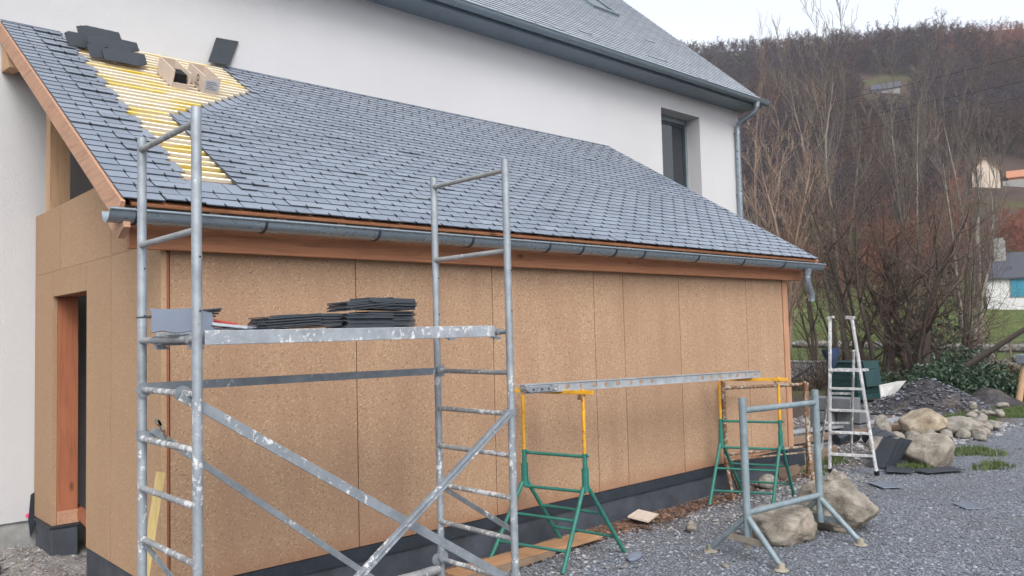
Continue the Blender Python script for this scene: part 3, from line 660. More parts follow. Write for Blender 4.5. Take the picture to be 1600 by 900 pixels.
MB().tube((1.68, -1.36, 2.062), (1.84, -1.34, 2.036), .010, n=8).build('handle', red_m, t); MB().bar((1.67, -1.42, 2.042), (1.85, -1.43, 2.020), .04, .014).build('blade', alu, t)
for i in range(7):
    slate(Matrix.Translation((1.72+.045*i, -1.36+.02*(i % 3), 2.014+.006*(i % 3))) @ Matrix.Rotation(rng.uniform(-.5, .5), 4, 'Z') @ Matrix.Rotation(rng.uniform(-.07, .07), 4, 'Y') @ Matrix.Diagonal((.5, .5, .8, 1)), NTH[i].replace('frontmost', 'first')+' small slate offcut from the left beside the red handled tool', 'slate offcuts by the tool', SMM)

# ------------------------------------------------------------ stock on the roof
def roofmat(x, s, h):
    Xx = Vector((1, 0, 0)); Sv = Vector((0, K, .612*K)); Nv = Vector((0, -.612*K, K))
    m = Matrix((Xx, Sv, Nv)).transposed().to_4x4(); m.translation = Vector(rp(x, s, h)); return m
def standing(x0, s0, n, dx, ds, tilt, label, group, yaw=0, base=0, sc_=1):
    for i in range(n):
        m = roofmat(x0+dx*i, s0+ds*i, base+.075) @ Matrix.Rotation(yaw+rng.uniform(-.02, .02), 4, 'Z') @ Matrix.Rotation(tilt+rng.uniform(-.03, .03), 4, 'X') @ Matrix.Diagonal((sc_, .66, 1, 1))
        slate(m, NTH[i]+' '+label, group)
gR = 'dark slates stacked on the open battens'
standing(2.46, 3.40, 13, .009, .011, math.radians(26), 'dark slate in the front bundle of the roof stack on the battens', gR, sc_=1.0)
standing(2.24, 3.43, 10, .007, .011, math.radians(34), 'dark slate in the small left front bundle of the roof stack on the battens', gR, sc_=.4, yaw=.25)
standing(2.40, 3.66, 12, .012, .012, math.radians(20), 'dark slate in the middle bundle of the roof stack on the battens', gR, sc_=1.15, base=.05)
standing(2.14, 3.74, 11, .006, .012, math.radians(34), 'dark slate in the left rear bundle of the roof stack on the battens', gR, sc_=.55, base=.0, yaw=.2)
standing(2.36, 3.98, 11, .011, .012, math.radians(20), 'dark slate in the upper bundle at the top of the roof stack', gR, base=.05, sc_=1.0)
b = MB(); q_ = [(3.583, 3.30, 5.06), (3.825, 3.30, 5.065), (3.958, 3.345, 5.385), (3.90, 3.345, 5.383), (3.696, 3.345, 5.372)]
b.add(q_+[(x, y-.009, z) for x, y, z in q_], [(0, 1, 2, 3, 4), (9, 8, 7, 6, 5)]+[(i, (i+1) % 5, 5+(i+1) % 5, 5+i) for i in range(5)])
tag(b.build('slate', slate_dark), 'single large dark slate leaning upright against the house wall', 'slate')
def crate(x, s, yaw, label, contents):
    m = roofmat(x, s, .001) @ Matrix.Rotation(yaw, 4, 'Z')
    t = thing('nail_crate', label, 'crate', tuple(m.translation))
    L, W_, H, q = .46, .16, .165, .010
    def part(nm, a, b_, mt=crate_m): return MB().box(a, b_, m).build(nm, mt, t)
    part('bottom_panel', (-W_/2, 0, 0), (W_/2, L, q))
    part('side_panel', (-W_/2, 0, q), (-W_/2+q, L, H)); part('side_panel', (W_/2-q, 0, q), (W_/2, L, H))
    part('end_panel', (-W_/2+q, L-q, q), (W_/2-q, L, H))
    if contents == 'open':
        part('end_panel', (-W_/2+q, 0, q), (W_/2-q, q, .05))
        part('hook_bundle', (-W_/2+.03, .02, q), (W_/2-.03, .20, H-.03), hook_m)
    else:
        part('end_panel', (-W_/2+q, 0, q), (W_/2-q, q, H))
        lb = part('label_sticker', (-W_/2+.018, -.002, .03), (W_/2-.016, -.0002, H-.03), paper)
        k = MB()
        for i in range(5): k.box((-W_/2+.026, -.003, .045+i*.017), (W_/2-.026-.02*(i % 3), -.0022, .051+i*.017), m)
        k.build('printed_line', ink, lb)
        k = MB(); n_ = 20
        for i in range(n_):
            a0, a1 = 2*math.pi*i/n_, 2*math.pi*(i+1)/n_
            k.add([m @ Vector((-W_/2-.0015, .16+math.cos(a)*r_, .10+math.sin(a)*r_)) for a, r_ in ((a0, .036), (a1, .036), (a1, .022), (a0, .022))], [(0, 1, 2, 3)])
        for i in range(4): k.box((-W_/2-.002, .11+.03*i, .032), (-W_/2-.0005, .13+.03*i, .048), m)
        k.build('printed_emblem', ink, t)
crate(2.88, 2.93, .0, 'open plywood crate on the battens holding a dark bundle, the left one', 'open')
crate(3.17, 2.93, .0, 'plywood crate on the battens with a pale label sticker on its end, the right one', 'shut')

# ------------------------------------------------------------ trestles, beam, stands
def trestle(nx, ny, fx, fy, top, feet, label):
    t = thing('green_trestle', label, 'trestle', ((nx+fx)/2, (ny+fy)/2, 0), 'green and yellow builders trestles')
    for (x, y) in ((nx, ny), (fx, fy)):
        MB().tube((x, y, .88), (x, y, top-.03), .016, n=12).build('inner_post', yellow, t, smooth=True)
        MB().tube((x, y, .60), (x, y, .92), .021, n=12).box((x-.032, y-.012, .60), (x-.022, y+.012, .80)).box((x+.022, y-.012, .60), (x+.032, y+.012, .80)).tube((x, y-.02, .92), (x, y-.045, .90), .010, n=8).tube((x-.036, y, .62), (x+.036, y, .62), .014, n=8).build('sleeve', green, t)
    dx, dy = nx-fx, ny-fy
    MB().bar((fx-dx*.16, fy-dy*.16, top), (nx+dx*.16, ny+dy*.16, top), .034, .034).tube((nx, ny, top), (nx, ny, top+.03), .018, n=10).build('top_bar', yellow, t, bevel=.003)
    MB().box((nx-.04, ny-.01, top-.06), (nx+.02, ny+.03, top-.018)).build('clamp', rusty, t)
    for z in (.895, .60): MB().tube((fx, fy, z), (nx, ny, z), .014, n=10).build('crossbar', green, t, smooth=True)
    P0 = {'n': Vector((nx, ny, .64)), 'f': Vector((fx, fy, .64))}; J = {}
    for kx, (side, sg, p) in enumerate(feet):
        o = Vector(p); q = P0[side]+Vector((.028*sg, 0, 0)); MB().tube(q, o, .0185, n=12).build('leg', green, t, smooth=True)
        J[side, sg] = (q, o)
    for sg in (-1, 1):
        for k in (.40, .76):
            a = J['f', sg][0].lerp(J['f', sg][1], k); b_ = J['n', sg][0].lerp(J['n', sg][1], k)
            MB().tube(a, b_, .0125, n=10).build('crossbar', green, t, smooth=True)
    return t
trestle(5.115, -.80, 4.98, -.2, 1.435, [('n', -1, (4.79, -.82, 0)), ('n', 1, (5.61, -.785, 0)), ('f', -1, (4.60, -.14, .02)), ('f', 1, (5.43, -.19, .04))], 'green and yellow trestle nearest the scaffold, under the left end of the beam')
trestle(8.24, -.85, 8.0, -.25, 1.365, [('n', -1, (7.97, -.87, 0)), ('n', 1, (8.75, -.70, 0)), ('f', -1, (7.69, -.27, 0)), ('f', 1, (8.55, -.15, 0))], 'green and yellow trestle further right, under the right end of the beam')
# perforated aluminium beam
bm_ = MB(); p0, p1 = Vector((4.62, -.62, 1.455)), Vector((8.30, -.60, 1.385)); d = (p1-p0); L = d.length; d.normalize(); sd = Vector((-d.y, d.x, 0)).normalized(); U = sd.cross(d)*-1
if U.z < 0: U = -U
BM = Matrix((d, sd, U)).transposed().to_4x4(); BM.translation = p0
HT, TK = .066, .004
holes = []; x = .35; i = 0
while x < L-.06: holes.append((x, .021+.009*(i % 2), .021)); x += (.15+.02*(i % 3)) if i != 8 else .85; i += 1
prev = 0; cw = .036
for (hx, ra, rb) in holes:
    bm_.box((prev, 0, 0), (hx-cw, TK, HT), BM); n_ = 24; out = []; inn = []
    for k in range(n_):
        a = 2*math.pi*k/n_; c_, s_ = math.cos(a), math.sin(a)
        tt = min(cw/abs(c_) if abs(c_) > 1e-6 else 9, (HT/2)/abs(s_) if abs(s_) > 1e-6 else 9)
        out.append([hx+c_*tt, HT/2+s_*tt]); inn.append((hx+c_*ra, HT/2+s_*rb))
    for sx_, sz_ in ((1, 1), (-1, 1), (-1, -1), (1, -1)):
        ca = math.atan2(sz_*HT/2, sx_*cw) % (2*math.pi); out[round(ca/(2*math.pi)*n_) % n_] = [hx+sx_*cw, HT/2+sz_*HT/2]
    o_ = len(bm_.v)
    for yy in (0, TK):
        bm_.v += [tuple(BM @ Vector((u, yy, v))) for u, v in out]+[tuple(BM @ Vector((u, yy, v))) for u, v in inn]
    for k in range(n_):
        k2 = (k+1) % n_
        bm_.f += [(o_+k, o_+k2, o_+n_+k2, o_+n_+k), (o_+2*n_+k, o_+3*n_+k, o_+3*n_+k2, o_+2*n_+k2), (o_+n_+k, o_+n_+k2, o_+3*n_+k2, o_+3*n_+k)]
    prev = hx+cw
bm_.box((prev, 0, 0), (L, TK, HT), BM)
bm_.box((0, -.010, HT), (L, .11, HT+.005), BM).box((0, -.010, -.005), (L, .11, 0), BM)
bt_ = thing('perforated_beam', 'long aluminium channel beam with a row of holes lying across both green trestles', 'beam', tuple(p0))
bm_.build('channel', alu, bt_); MB().box((0, .06, .0), (L, .064, HT), BM).build('rear_web', alu, bt_) if False else None
MB().box((.02, -.03, .004), (.28, -.005, .05), BM).box((-.03, -.03, .01), (.02, .04, .07), BM).box((.28, -.028, .012), (.36, -.006, .06), BM).tube(BM @ Vector((-.02, -.05, .035)), BM @ Vector((-.02, .0, .035)), .016, n=10).build('end_clamp', scaf_flat, bt_, bevel=.003)
b = MB()
for k in (.06, .16, .24): b.tube(BM @ Vector((k, -.034, .028)), BM @ Vector((k, -.030, .028)), .008, n=10)
b.build('clamp_bolt', hook_m, bt_)
# galvanised stand
t = thing('galvanised_stand', 'grey galvanised steel stand with splayed feet in front of the boulders', 'stand', (6.7, -1.75, 0))
def leg(p, q):
    l = MB().tube(p, Vector(q)+Vector((0, 0, .03)), .026, .024, n=14).build('leg', galv, t, smooth=True)
    MB().tube(Vector(q)+Vector((0, 0, .004)), Vector(q)+Vector((0, 0, .018)), .062, .045, n=18).tube(Vector(q)+Vector((0, 0, .012)), Vector(q)+Vector((0, 0, .06)), .034, .027, n=14).build('foot_plate', foot_m, l, smooth=True)
for px, py, pz0 in ((6.13, -1.70, .16), (7.21, -1.80, .14)):
    MB().tube((px, py, pz0), (px, py, 1.35), .033, n=18).tube((px, py, 1.35), (px, py, 1.354), .030, n=18).build('post', galv, t, smooth=True)
MB().tube((6.13, -1.70, 1.245), (7.21, -1.80, 1.235), .026, n=14).build('top_rail', galv, t, smooth=True)
MB().tube((6.13, -1.70, .385), (7.21, -1.80, .385), .026, n=14).build('lower_rail', galv, t, smooth=True)
leg((6.13, -1.70, .36), (6.12, -1.33, 0)); leg((6.13, -1.70, .36), (6.02, -2.06, 0)); leg((7.21, -1.80, .36), (7.17, -2.18, 0)); leg((7.21, -1.80, .36), (7.27, -1.42, 0))
MB().bar((6.125, -1.50, .17), (6.07, -1.88, .17), .012, .05).build('leg_tie', foot_m, t); MB().bar((7.245, -1.60, .19), (7.19, -2.0, .17), .012, .05).build('leg_tie', galv, t)
MB().tube((6.13, -1.70, .10), (6.13, -1.70, .165), .026, n=14).build('post_plug', foot_m, t, smooth=True)
# rusty whitish trestle at the wall
t = thing('rusty_trestle', 'old whitish trestle flaking with rust behind the second green trestle', 'trestle', (8.9, -.3, 0))
MB().tube((8.28, -.12, 1.245), (9.72, -.42, 1.21), .022, n=12).build('top_bar', rusty, t, smooth=True)
MB().tube((8.28, -.12, .47), (9.62, -.42, .44), .018, n=12).tube((8.28, -.12, .40), (9.62, -.42, .37), .012, n=10).build('lower_bar', rusty, t, smooth=True)
MB().tube((8.28, -.12, .30), (8.28, -.12, 1.33), .026, n=14).build('post', rusty, t, smooth=True)
MB().tube((9.60, -.46, .42), (9.60, -.46, 1.24), .030, n=14).tube((9.67, -.40, .9), (9.67, -.40, 1.25), .022, n=12).build('post', rusty, t, smooth=True)
for q in ((8.05, -.35, 0), (8.6, -.08, 0)): MB().path([(8.28, -.12, .42), (8.28+(q[0]-8.28)*.3, -.12+(q[1]+.12)*.3, .30), q], .02, 10).build('leg', rusty, t, smooth=True)
for q in ((9.15, -.75, 0), (9.85, -.3, 0)): MB().path([(9.60, -.45, .62), (9.60+(q[0]-9.6)*.25, -.45+(q[1]+.45)*.25, .38), q], .022, 10).build('leg', rusty, t, smooth=True)
# step ladder
t = thing('step_ladder', 'white splashed aluminium step ladder standing on the gravel beyond the wall corner', 'ladder', (10.6, -.5, 0))
La, Lb, Ta, Tb = Vector((10.42, -.31, 0)), Vector((10.61, -.85, 0)), Vector((10.62, -.315, 2.045)), Vector((10.66, -.596, 2.035))
ladm = m_metal('ladder_metal', (.44, .45, .46), .5, .4, .10)
for a, c in ((La, Ta), (Lb, Tb)): MB().bar(a, c, .025, .055, (1, 0, 0)).build('rail', ladm, t, bevel=.003)
for z in (.24, .53, .82, 1.11):
    k = z/2.06; MB().bar(La.lerp(Ta, k), Lb.lerp(Tb, k), .075, .03).build('step', ladm, t, bevel=.003)
k = 1.37/2.06; a, c = La.lerp(Ta, k), Lb.lerp(Tb, k); MB().add([a+Vector((-.05, 0, 0)), c+Vector((-.05, 0, 0)), c+Vector((.26, 0, 0)), a+Vector((.26, 0, 0)), a+Vector((-.05, 0, -.03)), c+Vector((-.05, 0, -.03)), c+Vector((.26, 0, -.03)), a+Vector((.26, 0, -.03))], [(0, 1, 2, 3), (7, 6, 5, 4), (0, 4, 5, 1), (1, 5, 6, 2), (2, 6, 7, 3), (3, 7, 4, 0)]).build('platform_step', ladm, t)
Ra, Rb = Vector((11.32, .28, 0)), Vector((11.58, -.06, 0)); Ua, Ub = Vector((10.80, -.26, 1.60)), Vector((10.84, -.52, 1.60))
for p, q in ((Ra, Ua), (Rb, Ub)): MB().bar(p, q, .022, .045, (1, 0, 0)).build('rear_leg', foot_m if False else scaf_rung, t, bevel=.003)
for k in (.05, .35, .62): MB().bar(Ra.lerp(Ua, k), Rb.lerp(Ub, k), .02, .03).build('rear_tie', scaf_rung, t)
MB().bar(Ta+Vector((0, .03, 0)), Ta+Vector((0, -.05, .01)), .06, .03).bar(Tb+Vector((0, .07, .01)), Tb+Vector((0, -.03, 0)), .06, .04).build('top_cap', ladm, t)
for p in (La, Lb): MB().box((p.x-.04, p.y-.02, -.005), (p.x+.03, p.y+.02, .05)).build('rubber_foot', hook_m, t)
b = MB(); b.path([(10.86, -.18, 1.62), (10.86, -.19, 1.55), (10.86, -.20, 1.45), (10.86, -.21, 1.36)], [.13, .12, .07, .02], 9)
o = b.build('plastic_bag', bluebag, smooth=True); tag(o, 'dark blue plastic bag hanging on the back of the step ladder', 'bag')

# ------------------------------------------------------------ rocks
def rock(name, c, dims, seed, label, cat='rock', m=rock_m, group=None, yaw=0, facets=14, sub=4, rough=.05, tilt=0):
    import bmesh
    r = random.Random(seed); bm = bmesh.new(); bmesh.ops.create_icosphere(bm, subdivisions=sub, radius=1)
    pl = []
    for i in range(facets):
        v = Vector((r.gauss(0, 1), r.gauss(0, 1), r.gauss(0, .8))).normalized(); pl.append((v, r.uniform(.66, 1.0)))
    pl.append((Vector((0, 0, -1)), .75))
    for v in bm.verts:
        n0 = v.co.normalized(); rad = 1.12
        for p, q in pl:
            dt = n0.dot(p)
            if dt > .05: rad = min(rad, q/dt)
        rad = rad*.96+.04
        rad *= 1+rough*(noise.noise(n0*2.3+Vector((seed, 0, 0)))*1.6-abs(noise.noise(n0*5+Vector((seed, 1, 0))))*1.3+noise.noise(n0*13+Vector((seed, 2, 0)))*.5+noise.noise(n0*30+Vector((seed, 2, 0)))*.3)
        v.co = n0*rad
    mt = Matrix.Rotation(yaw, 4, 'Z') @ Matrix.Rotation(tilt, 4, 'Y') @ Matrix.Diagonal((*dims, 1)); mn = 9
    for v in bm.verts: v.co = mt @ v.co; mn = min(mn, v.co.z)
    me = D.meshes.new(name); bm.to_mesh(me); bm.free(); me.materials.append(m)
    me.shade_smooth()
    o = D.objects.new(name, me); COL.objects.link(o); o.location = (c[0], c[1], c[2]-mn-.03*(cat == 'rock'))
    return tag(o, label, cat, group)
rock('boulder', (6.93, -1.55, 0), (.42, .25, .20), 5, 'low flat topped beige boulder between the posts of the galvanised stand', m=rock_m, yaw=-.12, rough=.07, facets=9, sub=5)
rock('boulder', (7.66, -1.76, 0), (.35, .38, .26), 12, 'large round beige boulder behind the right post of the galvanised stand', m=rock_m, yaw=.5, rough=.07, facets=12, sub=5)
rock('stone', (7.72, -1.74, .40), (.16, .12, .07), 23, 'pale angular stone sitting on top of the large round boulder', m=rock_m, yaw=.3, cat='stone')
rock('boulder', (12.0, -.48, 0), (.34, .28, .22), 31, 'left beige boulder that the black slates lean against', m=rock_b, yaw=-.5)
rock('boulder', (11.75, -1.12, 0), (.36, .30, .25), 37, 'rounded pale boulder to the right of the leaning black slates', m=rock_m, yaw=-.6, facets=10)
rock('boulder', (14.7, .05, .05), (.42, .38, .24), 41, 'ochre angular boulder with a pointed top behind the pair of boulders', m=rock_o, yaw=.2)
rock('boulder', (15.2, -.28, .02), (.48, .34, .17), 43, 'wide flat topped grey boulder right of the ochre one', m=rock_b, yaw=-.6)
rock('stone', (14.1, .55, 0), (.16, .13, .21), 47, 'upright pale stone block left of the ochre boulder', cat='stone', m=rock_b)
rock('stone', (16.9, .95, .02), (.09, .07, .12), 53, 'white grey standing stone in front of the gravel heap', cat='stone', m=rock_b)
r_ = random.Random(4)
for i in range(17):
    k = i/16; x = 14.7+k*4.6+r_.uniform(-.3, .3); y = -.55+k*1.0+r_.uniform(-.35, .35)
    rock('cobble', (x, y, .02+.12*k*(i % 2)), (r_.uniform(.08, .18), r_.uniform(.07, .13), r_.uniform(.05, .09)), 100+i, NTH[i].replace('frontmost', 'first')+' pale cobble from the front in the edging row by the grass', 'cobble', rock_b, 'rounded cobbles edging the bed', r_.uniform(0, 3), 7, 3, .03)
for i in range(6):
    rock('cobble', (13.75+i*.25, .18-.17*i, 0), (.14, .11, .09), 140+i, NTH[i].replace('frontmost', 'first')+' small grey cobble from the left in the row under the ochre boulder', 'cobble', rock_b, 'small cobbles under the ochre boulder', r_.uniform(0, 3), 7, 3, .03)
gB = 'black slates leaning on the boulders'
for i in range(6):
    k = i*.03; j_ = r_.uniform(-.012, .012)
    q_ = [(11.33-k, -.60+k*.9, .0), (11.30-k, -.80+k*.5, .0), (11.50-k*.6, -.97+k*.9+j_, .35+j_), (11.53-k*.6, -.80+k*1.2+j_, .375+j_)]
    b = MB(); b.add([Vector(p)-Vector((.009, 0, -.003)) for p in q_]+q_, [(0, 1, 2, 3), (7, 6, 5, 4)]+[(t, (t+1) % 4, 4+(t+1) % 4, 4+t) for t in range(4)])
    tag(b.build('slate', slate_dark), NTH[5-i]+' of the black slates leaning on edge between the two boulders', 'slate', gB)
slate(Matrix.Translation((11.05, -.95, .03)) @ Matrix.Rotation(.4, 4, 'Z') @ Matrix.Diagonal((1.6, 1.4, 1, 1)), 'black slate lying flat at the foot of the leaning slates', None)
slate(Matrix.Translation((11.3, -1.35, .03)) @ Matrix.Rotation(-.5, 4, 'Z') @ Matrix.Diagonal((1.9, 1.3, 1, 1)), 'dark slate lying flat before the rounded pale boulder', None)
slate(Matrix.Translation((9.9, -1.25, .025)) @ Matrix.Rotation(.9, 4, 'Z'), 'blue grey slate flat on the gravel left of the leaning slates', None, SMM)
slate(Matrix.Translation((10.2, -3.0, .025)) @ Matrix.Rotation(.3, 4, 'Z') @ Matrix.Diagonal((.8, .6, 1, 1)), 'pale slate piece alone on the open gravel at the right', None, SMM)
slate(Matrix.Translation((9.3, -2.35, .025)) @ Matrix.Rotation(.8, 4, 'Z') @ Matrix.Diagonal((.8, .7, 1, 1)), 'thin slate piece on the gravel nearer the boulders', None, SMM)
for i in range(9):
    x = r_.uniform(4.9, 12.5); y = r_.uniform(-3.2, -.3)
    rock('stone', (x, y, -.01), (r_.uniform(.025, .05), r_.uniform(.02, .04), r_.uniform(.01, .018)), 200+i, 'small loose stone lying on the gravel', 'stone', slate_mid if i % 2 else rock_b, 'small loose stones on the gravel', r_.uniform(0, 3), 8, 2, .05)
rock('stone', (5.50, -.98, -.01), (.11, .05, .035), 301, 'grey flat stone just right of the near trestle foot', 'stone', slate_mid, yaw=.2, sub=3)
rock('stone', (6.62, -.78, -.01), (.07, .05, .06), 303, 'beige fist sized stone on the gravel between the trestles', 'stone', rock_m, sub=3)
rock('stone', (8.9, -.28, -.01), (.14, .1, .10), 305, 'white grey stone by the plinth under the rusty trestle', 'stone', rock_b, sub=3)
rock('stone', (1.3, 2.3, .08), (.14, .12, .08), 307, 'grey stone lying in the rubble at the left foreground', 'stone', slate_mid, sub=3)

# ------------------------------------------------------------ boards and bits on the ground
def plank(name, p, q, wd, th, m, label, cat='board', roll=0):
    return tag(MB().bar(p, q, wd, th).build(name, m, bevel=.003), label, cat)
plank('plank', (4.05, -.30, .035), (5.75, -.28, .045), .24, .035, wood_pale_x, 'pale orange plank lying on the gravel along the plinth under the near trestle')
plank('plank', (4.10, -.46, .03), (5.1, -.40, .03), .06, .05, dark_wood, 'narrow dark board edge beside the pale orange plank')
plank('plank', (3.62, -.62, .05), (4.02, -.66, .05), .14, .09, wood_redz, 'short red brown timber block behind the right scaffold pole')
o = MB().box((-.17, -.11, -.008), (.17, .11, .008)).build('board_offcut', crate_m); o.matrix_world = Matrix.Translation((6.62, -.20, .06)) @ Matrix.Rotation(.35, 4, 'Z') @ Matrix.Rotation(.15, 4, 'X'); tag(o, 'small pale square board lying on the bark chips by the plinth', 'board')
for s_ in (0,):
    tag(MB().bar((1.585, -.42, .02), (1.775, -.40, 1.17), .035, .055, (0, 1, 0)).build('wood_lath', stick_m), 'yellow pine lath leaning behind the left scaffold frame', 'lath')
plank('slate_board', (10.9, 1.9, .16), (15.8, .85, .16), .18, .04, alu, 'long aluminium rail lying on dark blocks behind the step ladder', 'rail')
plank('timber', (11.0, 1.5, .09), (15.6, .55, .09), .14, .10, dark_wood, 'long weathered timber lying under the aluminium rail', 'timber')
plank('timber', (9.6, -.10, .07), (11.9, .35, .07), .12, .12, dark_wood, 'dark weathered timber lying at the corner of the extension')
# concrete blocks
k = 0
for z in (0, .22):
    for i, (x, y) in enumerate(((13.75, 1.30), (13.95, .86))):
        b = MB().box((x, y, z+.01), (x+.42, y+.42, z+.205))
        o = b.build('concrete_block', block_m, bevel=.008); k += 1
        tag(o, ['grey concrete block bottom left of the small block stack behind the ladder', 'grey concrete block bottom right of the stack behind the ladder', 'dark block upper left of the stack behind the ladder', 'dark block upper right of the stack behind the ladder'][k-1], 'block', 'blocks stacked behind the ladder')
tag(MB().box((13.8, .95, .44), (14.2, 1.72, .66)).build('concrete_block', block_m, bevel=.01), 'long pale concrete block topping the stack behind the ladder', 'block')
for i, (x, y) in enumerate(((13.0, .72), (13.35, .38), (13.1, .15))):
    b = MB(); b.path([(x-.25, y, .10), (x, y-.05, .16), (x+.28, y-.1, .09)], [.09, .11, .07], 6)
    o = b.build('roof_membrane_roll', mem_m); tag(o, ['black plastic sheet bundle left behind the ladder', 'black plastic sheet bundle between the timbers and boulders', 'black crumpled sheet nearest the upright stone'][i], 'plastic sheet')
b = MB(); b.path([(12.2, 1.55, .05), (12.0, 1.2, .25), (12.3, 1.6, .75), (12.9, 1.5, 1.05), (13.4, 1.4, 1.25)], .018, 8); tag(b.build('black_hose', hook_m, smooth=True), 'black hose curving up behind the step ladder', 'hose')
# gravel heaps
def heap(c, R_, H, name, label, m, seed):
    V = []; F = []; nr_, na = 16, 40
    for i in range(nr_+1):
        k = i/nr_
        for j in range(na):
            a = 2*math.pi*j/na; x = c[0]+math.cos(a)*k*R_[0]; y = c[1]+math.sin(a)*k*R_[1]
            h = H*(math.cos(k*math.pi)*.5+.5)**.9*(1+.3*noise.noise(Vector((x*1.4, y*1.4, seed))))+.05*noise.noise(Vector((x*5, y*5, seed)))
            V.append((x, y, h-.04))
    F = [(i*na+j, i*na+(j+1) % na, (i+1)*na+(j+1) % na, (i+1)*na+j) for i in range(nr_) for j in range(na)]
    return tag(npmesh(name, V, F, m, smooth=True), label, 'heap')
soil_m = m_rock('dark_soil', (.045, .042, .045), (.10, .095, .10))
h1 = heap((19.3, 1.75), (1.5, 1.5), .62, 'gravel_heap', 'dark heap of gravel and earth left of the cobble row', soil_m, 3)
h2 = heap((20.7, .85), (1.0, .9), .40, 'soil_heap', 'smaller dark soil heap in front of the evergreen shrub', soil_m, 8)
pts = []
for i in range(1500):
    a = nr.uniform(0, 6.28); k = nr.rand()**.5; x = 19.3+math.cos(a)*k*1.5; y = 1.75+math.sin(a)*k*1.5
    pts.append((x, y, .62*(math.cos(k*math.pi)*.5+.5)**.9*(1+.3*noise.noise(Vector((x*1.4, y*1.4, 3))))))
scatter('gravel_stones', 'loose stones strewn over the dark gravel heap', 'gravel', rubble_d, pts, .015, .05, 5)
tag(MB().add([(19.3, 2.75, .1), (19.5, 2.55, .25), (19.6, 2.3, .6), (19.5, 2.45, .58), (19.3, 2.78, .5), (19.3, 2.77, .1), (19.5, 2.58, .25), (19.6, 2.33, .6), (19.5, 2.48, .58), (19.3, 2.81, .5)], [(0, 1, 2, 3, 4), (9, 8, 7, 6, 5), (0, 5, 6, 1), (1, 6, 7, 2), (2, 7, 8, 3), (3, 8, 9, 4), (4, 9, 5, 0)]).build('white_board', white_m), 'white board leaning behind the gravel heap beside the compost bin', 'board')
# compost bin
bx_ = Vector((20.9, 4.15, 0)); t = thing('compost_bin', 'dark green plastic compost bin with slatted sides behind the ladder', 'compost bin', tuple(bx_))
yw = Matrix.Translation(bx_) @ Matrix.Rotation(math.radians(-12), 4, 'Z')
b = MB()
for i in range(6): b.box((-.5+.012*i, -.5+.012*i, .02+i*.155), (.5-.012*i, .5-.012*i, .165+i*.155), yw)
b.box((-.42, -.42, .02), (.42, .42, .93), yw); b.build('body', binm, t, bevel=.01)
MB().box((-.47, -.47, .945), (.47, .47, .985), yw).build('rim', binm, t, bevel=.01)
m = yw @ Matrix.Translation((-.02, -.60, .40)) @ Matrix.Rotation(math.radians(-8), 4, 'X')
MB().box((-.30, -.03, -.05), (.30, .03, .60), m).box((-.15, -.045, .40), (.15, -.03, .44), m).build('lid', binm, t, bevel=.03)
MB().box((.30, -.3, .05), (.62, .3, .6), yw).build('side_bin', binm, t, bevel=.02) if False else None
# mailbox on leaning post at the right
t = thing('mailbox', 'grey metal box on a leaning wooden post at the right edge', 'mailbox', (21.0, .35, 0))
MB().tube((20.95, .42, -.05), (21.0, .22, 1.05), .075, .06, 12).build('post', wood_pale, t, smooth=True)
MB().box((20.85, -.35, .95), (21.15, .38, 1.17)).build('box_body', zinc, t, bevel=.02)
tag(MB().tube((22.4, .30, 0), (22.4, .28, 2.0), .055, n=10).build('concrete_post', conc, smooth=True), 'slim pale concrete fence post behind the grey box', 'post')
tag(MB().tube((22, 1.75, .85), (22, -.15, 2.15), .075, .05, 10).build('leaning_log', bark_d, smooth=True), 'mossy log leaning diagonally above the shrub at the right', 'log')

# ------------------------------------------------------------ small stuff on the ground
def rnd_pts(n, f, xr, yr, seed, lift=.004):
    r = np.random.RandomState(seed); o = []
    while len(o) < n:
        x, y = r.uniform(*xr), r.uniform(*yr)
        if r.rand() < f(x, y): o.append((x, y, near_h(x, y)+lift))
    return o
def vis(x, y):                                             # denser where stones are big in view
    d = math.hypot(x, y+5.5); return min(1, (6/d)**2) if yard(x, y) and not (1.85 < x < 10.15 and -.0 < y < .3) else 0
scatter('gravel_stones', 'loose blue grey gravel over the yard', 'gravel', stone_s, rnd_pts(52000, vis, (2.5, 17), (-5, 1.2), 21), .007, .016, 22)
scatter('bark_chips', 'brown bark and wood chips along the foot of the plinth', 'wood chips', chip_m, rnd_pts(3800, lambda x, y: math.exp(-((y+.16)/.16)**2)*(.25+.75*math.exp(-((x-6.4)/1.3)**2)), (3.8, 10.2), (-.7, -.02), 31, .012), .007, .022, 32, .25, 2.0)
scatter('wall_debris', 'mixed grit, mortar bits and stone chips between the trestles and the plinth', 'rubble', rubble_m, rnd_pts(3600, lambda x, y: math.exp(-((y+.55)/.38)**2)*(.4+.6*(x > 7)), (4.4, 10.6), (-1.4, -.05), 51, .008), .005, .022, 52, .5)
scatter('rubble', 'pale rubble, grit and slate bits by the doorway', 'rubble', rubble_m, rnd_pts(5000, lambda x, y: 1, (-.6, 2.3), (.6, 3.3), 41), .005, .02, 42, .5)
scatter('garden_rubble', 'stones and debris between the ladder and the gravel heap', 'rubble', rubble_m, rnd_pts(5500, lambda x, y: 1 if y > -.35-.1*(x-10) else 0, (9.0, 17.5), (-.8, 3.2), 43), .012, .05, 44, .5)
